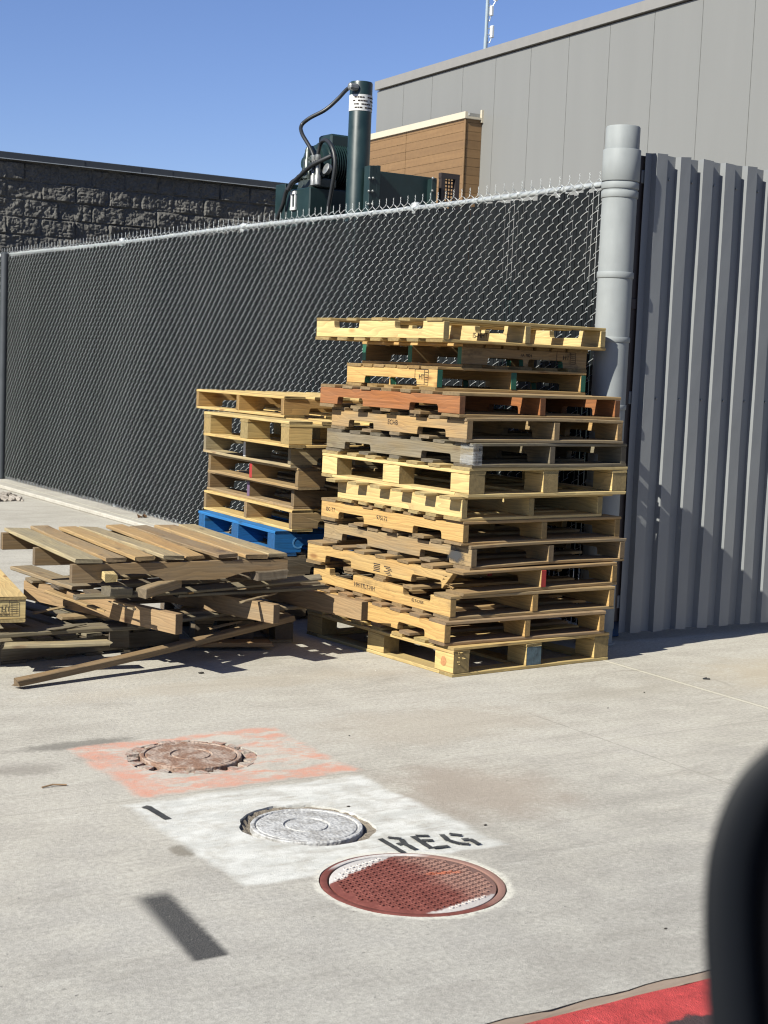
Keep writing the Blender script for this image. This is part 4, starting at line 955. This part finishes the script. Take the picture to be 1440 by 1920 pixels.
l3 = pallet('weathered gray pallet with a white painted middle stringer end in the lower stack', cor(546, 836, zl[8]), zl[7], D(-3.5), 'silver', 28, along='X', W=LW, L=LL + .02, group=PG_L, hs=.089, mid_end=WHITP, bow=.008)
l2 = pallet('yellow block pallet second from the top of the lower stack', cor(543, 790, zl[9]), zl[8], D(-2), 'yellow', 29, along='X', W=LW, L=1.13, kind='block', hs=.0925, group=PG_L)
l1 = pallet('pale tan pallet topmost on the lower stack', cor(533, 743, 1.252), zl[9], D(-1), 'honey', 30, along='X', W=LW, L=1.19, group=PG_L, hs=.089, deck='yellow')
stamp(l7.stringers[0], 'C', (-.47, -.5535, .070), .095, '-y', mat=INKW)
# a snapped grey board end stuck out of the lower stack's corner
def loose(name, label, a, b, w_, t_, tone, seed, cat='board', group=None, up=(0, 0, 1), bow=0., rag=.006, twist=0., taper=None):
    """A single board between two points (top-centre line), width w_, thickness t_."""
    rng = random.Random(seed); random.seed(seed); a, b = Vector(a), Vector(b); Ln = (b - a).length; x = (b - a).normalized(); z = Vector(up); y = z.cross(x).normalized(); z = x.cross(y)
    bm = board_bm((0, 0, 0), (Ln, w_, t_), 0, rng, TONES[tone][1] + .3, bow, rag, 14)
    for v in bm.verts:
        s = v.co.x / Ln + .5
        if taper: k = taper[0] + (taper[1] - taper[0]) * s; v.co.y *= k; v.co.z *= (.4 + .6 * k)
        if twist: an = twist * s; v.co.y, v.co.z = v.co.y * math.cos(an) - v.co.z * math.sin(an), v.co.y * math.sin(an) + v.co.z * math.cos(an)
    o = link(name, mesh(bm), [WOOD, ENDG], None, tint(tone, rng)); m = Matrix((x, y, z)).transposed().to_4x4(); m.translation = (a + b) / 2; o.matrix_world = m
    return tag(o, label, cat, group)
q0 = onz(541, 930, .66); q1 = onz(582, 914, .69)
loose('loose_board', 'snapped gray board end sticking out of the lower stack near the red stringer end', q0, q1 + Vector((.10, .05, .0)), .10, .02, 'grey', 41, rag=.012)

# ================================================================== COLLAPSED PILE
GP = PG_P
# a: the old pallet lying on top
pa = pallet('weathered pallet lying flat on top of the collapsed pile with its deck boards in view', (2.455, 6.425), .398, D(-3.9), 'oldbrown', 51, along='X', W=1.06, L=1.27, group=GP, hs=.088, ntop=2, nbot=2, skip_top=(0, 1), skip_bot=(0, 1), ts=.04, notches=False, deck='old')
_o = pa.stringers[0]; bmr = bmesh.new(); _pf = [(-.53, .004), (-.40, .002), (-.375, .018), (-.33, .034), (-.25, .040), (-.17, .036), (-.12, .020), (-.09, .002), (.16, .0), (.22, .008), (.30, .030), (.36, .034), (.43, .024), (.47, .034), (.53, .038), (.53, .087), (-.53, .087)]
_A = [bmr.verts.new((x, -.612 - .02, z + .0166)) for x, z in _pf]; _B = [bmr.verts.new((x, -.612 + .02, z + .0166)) for x, z in _pf]
bmr.faces.new(_A[::-1]); bmr.faces.new(_B)
for _i in range(len(_pf)): bmr.faces.new((_A[_i], _A[(_i + 1) % len(_pf)], _B[(_i + 1) % len(_pf)], _B[_i]))
bmesh.ops.recalc_face_normals(bmr, faces=bmr.faces[:]); bmr.normal_update(); put_uv(bmr, 0); _me = mesh(bmr); _me.materials.append(WOOD); _me.materials.append(ENDG); _o.data = _me
rngp = random.Random(77); random.seed(77)
for i, xx in enumerate((-.46, -.325, -.19, -.06, .075, .215, .365, .485)):      # its eight deck boards run away from the camera
    ww = (.128, .098, .096, .104, .094, .098, .118, .098)[i]; b_ = board_bm((xx, rngp.uniform(-.012, .012) + .01 * (i % 2), .088 + .016 + .0165 + .001 * (i % 3)), (ww, 1.255 + rngp.uniform(-.02, .01), .019), 1, rngp, .7, rngp.uniform(-.003, .003), .004)
    bmesh.ops.rotate(b_, cent=(xx, 0, .12), matrix=Matrix.Rotation(rngp.uniform(-.022, .022), 3, 'Z') @ Matrix.Rotation(rngp.uniform(-.006, .004), 3, 'X') @ Matrix.Rotation(rngp.uniform(-.05, .05), 3, 'Y'), verts=b_.verts[:]); bmesh.ops.translate(b_, vec=(0, rngp.uniform(-.045, .02), .002), verts=b_.verts[:])
    link('deck_board', mesh(b_), [WOOD, ENDG], pa.root, tint(('silver', 'worn', 'tan', 'silver', 'tan', 'oldbrown', 'tan', 'silver')[i], rngp))
# b: the broken pallet whose three stringers stick out toward the camera
pb = thing('wooden_pallet', 'broken pallet with three bare stringers sticking out toward the concrete', 'pallet', (3.35, 6.8, .19), (0, 0, 0), GP)
OB = Vector((3.35, 6.8, .19)); rngb = random.Random(61); random.seed(61)
def bstr(p, yaw, ln, tone, t=.042):
    bm = stringer_bm(ln, .092, t, 1, 0, 0, rngb, False, False); M = Matrix.Translation(Vector((p[0], p[1], .208)) - OB) @ Matrix.Rotation(yaw, 4, 'Z') @ Matrix.Translation((0, ln / 2, 0))
    me = mesh(bm); me.transform(M); link('stringer', me, [WOOD, ENDG], pb, tint(tone, rngb))
bstr((2.865, 6.17), D(14.5), 1.20, 'rust'); bstr((3.415, 6.27), D(15.5), 1.15, 'rust'); bstr((3.872, 6.215), D(10.5), 1.20, 'rust', .045)
for yy, dx, tn in ((7.25, -.15, 'old'), (7.02, -.1, 'dark'), (6.80, -.02, 'dark')):
    me = mesh(board_bm((3.32 + dx - OB.x, yy - OB.y, .3095 - OB.z + .001), (1.25, .11, .017), 0, rngb, .8, .003, .006)); link('deck_board', me, [WOOD, ENDG], pb, tint(tn, rngb))
for yy, dx, tn in ((7.15, -.1, 'dark'), (6.75, 0., 'old')):
    me = mesh(board_bm((3.32 + dx - OB.x, yy - OB.y, .198 - OB.z), (1.2, .12, .017), 0, rngb, .8, .002, .006)); link('deck_board', me, [WOOD, ENDG], pb, tint(tn, rngb))
# c / d: two dark pallets on the concrete
pd = pallet('dark weathered pallet lying on the concrete under the left of the collapsed pile', (2.24, 6.74), 0, D(9), 'dark', 52, along='X', W=.98, L=1.0, group=GP, hs=.078, deck='grey', notches=False, bow=.006)
pc = pallet('dark block pallet on the concrete under the right of the collapsed pile', (3.30, 6.92), 0, D(-14), 'dark', 53, W=.52, L=1.0, kind='block', hs=.085, group=GP, deck='old', ntop=6)
for i in range(0): pass
# boards lying between the layers
loose('loose_board', 'long gray board lying flat across the lower left of the collapsed pile', onz(-20, 1189, .165), onz(292, 1169, .172), .14, .02, 'grey', 62, group=None)
loose('loose_board', 'short lit scrap board tucked under the stringers at left of the pile', onz(112, 1157, .185), onz(188, 1152, .19), .09, .018, 'worn', 63)
loose('loose_plank', 'long brown plank leaning from the concrete up onto the collapsed pile', onz(30, 1280, .028), onz(545, 1158, .170), .055, .030, 'oldbrown', 64, cat='plank', rag=.01, bow=-.008)
loose('splintered_slat', 'thin gray splintered slat lying over the protruding stringers', onz(140, 1120, .330), onz(604, 1082, .385), .075, .015, 'grey', 65, cat='slat', bow=-.012, rag=.02, twist=.5, taper=(1., .55))
loose('loose_board', 'thin gray board under the splintered slat toward the tall stack', onz(330, 1116, .318), onz(612, 1100, .330), .07, .014, 'grey', 66, rag=.01)
loose('loose_board', 'dark board lying beneath the front edge of the top pallet', onz(190, 1097, .35), onz(520, 1078, .36), .12, .018, 'dark', 67, rag=.012)
loose('loose_board', 'brown board lying on the left stringer below the top pallet', onz(40, 1064, .335), onz(155, 1102, .325), .12, .02, 'old', 72, rag=.006)
_q = ony(208, 1084, 6.31); loose('wood_offcut', 'broken pale wood chunk wedged under the top pallet', _q, _q + Vector((.035, .14, .0)), .055, .036, 'fresh', 68, cat='offcut', rag=.01)
loose('wood_offcut', 'gray square wood chunk under the pale chunk on the left stringer', ony(199, 1108, 6.33), ony(240, 1108, 6.36), .08, .038, 'grey', 69, cat='offcut')
loose('wood_offcut', 'short brown broken block lying diagonally beside the left stringer', ony(266, 1112, 6.30), ony(330, 1092, 6.44), .06, .045, 'old', 70, cat='offcut', rag=.014)
loose('wood_offcut', 'dark broken block under the right front of the top pallet', ony(478, 1080, 6.37), ony(535, 1075, 6.37), .06, .045, 'dark', 71, cat='offcut', rag=.01)
loose('wood_offcut', 'small dark block standing on the concrete between the two lowest pallets', onz(206, 1192, .10), onz(240, 1192, .10), .10, .10, 'dark', 73, cat='offcut')
for _k, (_a, _b, _za, _zb, _t) in enumerate((((430, 1092), (497, 1080), .345, .36, 'grey'), ((60, 1150), (122, 1138), .20, .22, 'worn'), ((350, 1112), (420, 1098), .335, .345, 'honey'), ((250, 1142), (205, 1128), .315, .32, 'old'), ((395, 1178), (450, 1166), .15, .165, 'worn'), ((90, 1182), (160, 1170), .185, .19, 'grey'), ((455, 1128), (520, 1112), .315, .325, 'old'))):
    loose('wood_splinter', 'thin splintered wood shard lying in the collapsed pile', onz(*_a, _za), onz(*_b, _zb), .020 + .006 * (_k % 3), .008, _t, 80 + _k, cat='splinter', group='wood shards in the collapsed pile', rag=.02, taper=(1., .3), twist=.6)
loose('loose_board', 'thin pale edged board lying flat along the bottom left of the pile', onz(6, 1211, .126), onz(204, 1205, .130), .085, .016, 'silver', 91, rag=.012)
loose('loose_board', 'short brown board lying on the concrete under the right end of the pile', onz(336, 1206, .030), onz(508, 1206, .030), .10, .022, 'rust', 92, rag=.012)
loose('loose_board', 'narrow gray board crossing under the middle beam of the pile', onz(250, 1172, .19), onz(470, 1140, .20), .07, .016, 'grey', 93, rag=.012, bow=-.006)
loose('loose_board', 'split tan board wedged below the left side of the top pallet', onz(92, 1108, .30), onz(196, 1146, .27), .05, .014, 'tan', 94, rag=.016, taper=(1., .5))
# e: the new pallet poking in at the left edge
ce = onz(49, 1118, .345); de = onz(-30, 1034, .345)
dv = (Vector(de) - Vector(ce)); yw = math.atan2(-dv.x, dv.y)
Rm = Matrix.Rotation(yw, 3, 'Z'); nc = Vector(ce) + Rm @ Vector((-1.0, 0, 0))
pe = pallet('fresh yellow pallet with a stamped end poking out at the left of the pile', (nc.x, nc.y), .345 - .119, yw, 'fresh', 54, along='X', W=1.0, L=1.2, group=GP, hs=.087, notches=False, ntop=6)
stamp(pe.stringers[0], 'HT', (.40, -.602, .070), .032, '-y', box=(.12, .062)); stamp(pe.stringers[0], '41 8-18M', (.385, -.602, .046), .016, '-y')

# ---- bits on the slab
rng = random.Random(31)
def chip(px, py, s, tone_, label, mat):
    p = onz(px, py); bm = bmesh.new(); bmesh.ops.create_icosphere(bm, subdivisions=1, radius=s, matrix=Matrix.Translation((p.x, p.y, s * .4)) @ Matrix.Rotation(rng.uniform(0, 3), 4, 'Z') @ Matrix.Diagonal((1.6, .8, .55, 1)))
    for v in bm.verts: v.co += Vector((rng.uniform(-.2, .2), rng.uniform(-.2, .2), 0)) * s
    tag(link('wood_chip' if tone_ else 'pebble', mesh(bm), mat), label, 'chip' if tone_ else 'pebble')
DK = painted('dark_chip', (.03, .025, .02), .9); LT = painted('pale_pebble', (.6, .57, .5), .9)
chip(377, 1263, .010, 1, 'dark wood chip on the concrete just in front of the collapsed pile', DK)
chip(655, 1380, .004, 0, 'tiny dark pebble above the orange paint square corner', DK)
chip(653, 1513, .005, 0, 'dark pebble beside the rim of the white cover', DK)
chip(910, 1548, .005, 1, 'dark twig fragment beyond the lettering', DK)
chip(1208, 1299, .005, 1, 'small brown chip on the concrete near the pale joint', DK)
chip(1140, 1328, .004, 0, 'small brown pebble on the open concrete below the tall stack', DK)
chip(705, 1258, .004, 0, 'tiny white pebble in front of the bottom pallet', LT)
chip(1248, 1742, .004, 0, 'small dark pebble near the black car mirror', DK)
bm = bmesh.new(); p = onz(1322, 1274); add_tube(bm, [(p.x + .02, p.y + .012, .004), (p.x - .010, p.y + .003, .004), (p.x + .018, p.y - .014, .004)], .0035, 6)
tag(link('bent_clip', mesh(bm), RUBBER), 'small bent black clip lying on the concrete by the gate', 'clip')
bm = bmesh.new(); p = onz(100, 1476); add_tube(bm, [(p.x - .04, p.y, .004), (p.x, p.y + .008, .007), (p.x + .045, p.y - .004, .004)], .003, 5)
tag(link('twig', mesh(bm), painted('twig', (.2, .13, .07), .9)), 'thin brown twig on the concrete left of the orange square', 'twig')

# ================================================================== CAR MIRROR (near, out of focus)
def build_mirror():
    d = .40
    root = thing('parked_car', 'black car with its rounded side mirror seen close and out of focus', 'car', (EYE.x + _fw.x * d, EYE.y + _fw.y * d, .0))
    pix = [(1440, 1388), (1402, 1425), (1372, 1472), (1348, 1532), (1333, 1592), (1327, 1650), (1325, 1720), (1328, 1800), (1337, 1920), (1352, 2010), (1390, 2090), (1470, 2150),
           (1640, 2180), (1840, 2150), (1960, 2080), (2010, 1960), (2020, 1780), (2000, 1560), (1950, 1420), (1860, 1345), (1740, 1310), (1620, 1305), (1520, 1330)]
    O2 = [Vector(((px - 1694) / F * d, -(py - 1733) / F * d)) for px, py in pix]
    O2 = [Vector((p.x, p.y)) for p in spline([(p.x, p.y, 0) for p in O2 + O2[:1]], 4)][:-1]
    cen = EYE + (_fw + _r * ((1680 - 720) / F) - _u * ((1745 - 960) / F)) * d
    bk = (cen - EYE).normalized()
    def ring(k, depth, shift=0.0): return [cen + _r * (p.x * k) + _u * (p.y * k) + bk * depth for p in O2]
    def inset(o, depth):
        n = len(O2); out = []
        for i, p in enumerate(O2):
            t = (O2[(i + 1) % n] - O2[i - 1]).normalized(); nn = Vector((-t.y, t.x)); nn = nn if nn.dot(-p) > 0 else -nn
            q = p + nn * o; out.append(cen + _r * q.x + _u * q.y + bk * depth)
        return out
    base = Vector(root.location)
    def loft(name, rings, mat, cap0=False, cap1=False):
        bm = bmesh.new(); R_ = [[bm.verts.new(v - base) for v in r] for r in rings]; n = len(R_[0])
        for A, B in zip(R_, R_[1:]):
            for i in range(n): bm.faces.new((A[i], A[(i + 1) % n], B[(i + 1) % n], B[i]))
        if cap0: bm.faces.new(R_[0])
        if cap1: bm.faces.new(R_[-1])
        bmesh.ops.recalc_face_normals(bm, faces=bm.faces[:]); me = mesh(bm); smooth_by_angle(me, 50); return link(name, me, mat, root)
    sh = loft('mirror_housing', [inset(.014, .008), inset(.0127, .003), inset(.010, .0005), inset(.004, .0), inset(.001, .002), ring(1., .009), ring(1.0, .03), ring(.93, .06), ring(.7, .085), ring(.3, .098)], painted('black_plastic', (.0045, .0055, .0075), .6, var=.1, spec=.2), False, True)
    gl = G('mirror_glass'); gl.out((.004, .004, .005), .3); gl.b.inputs['Specular IOR Level'].default_value = .1; loft('mirror_glass', [inset(.0143, .0107), inset(.02, .010), inset(.03, .0097)], gl.m, False, True)
    # the door that carries it, below the view
    a = cen - _u * .085 + bk * .03; bm = bmesh.new(); add_tube(bm, [a - base, a - _u * .04 - base, Vector((a.x + .05, a.y - .03, 1.0)) - base], .02, 10); link('mirror_arm', mesh(bm), painted('black_arm', (.02, .02, .022), .5), root)
build_mirror()
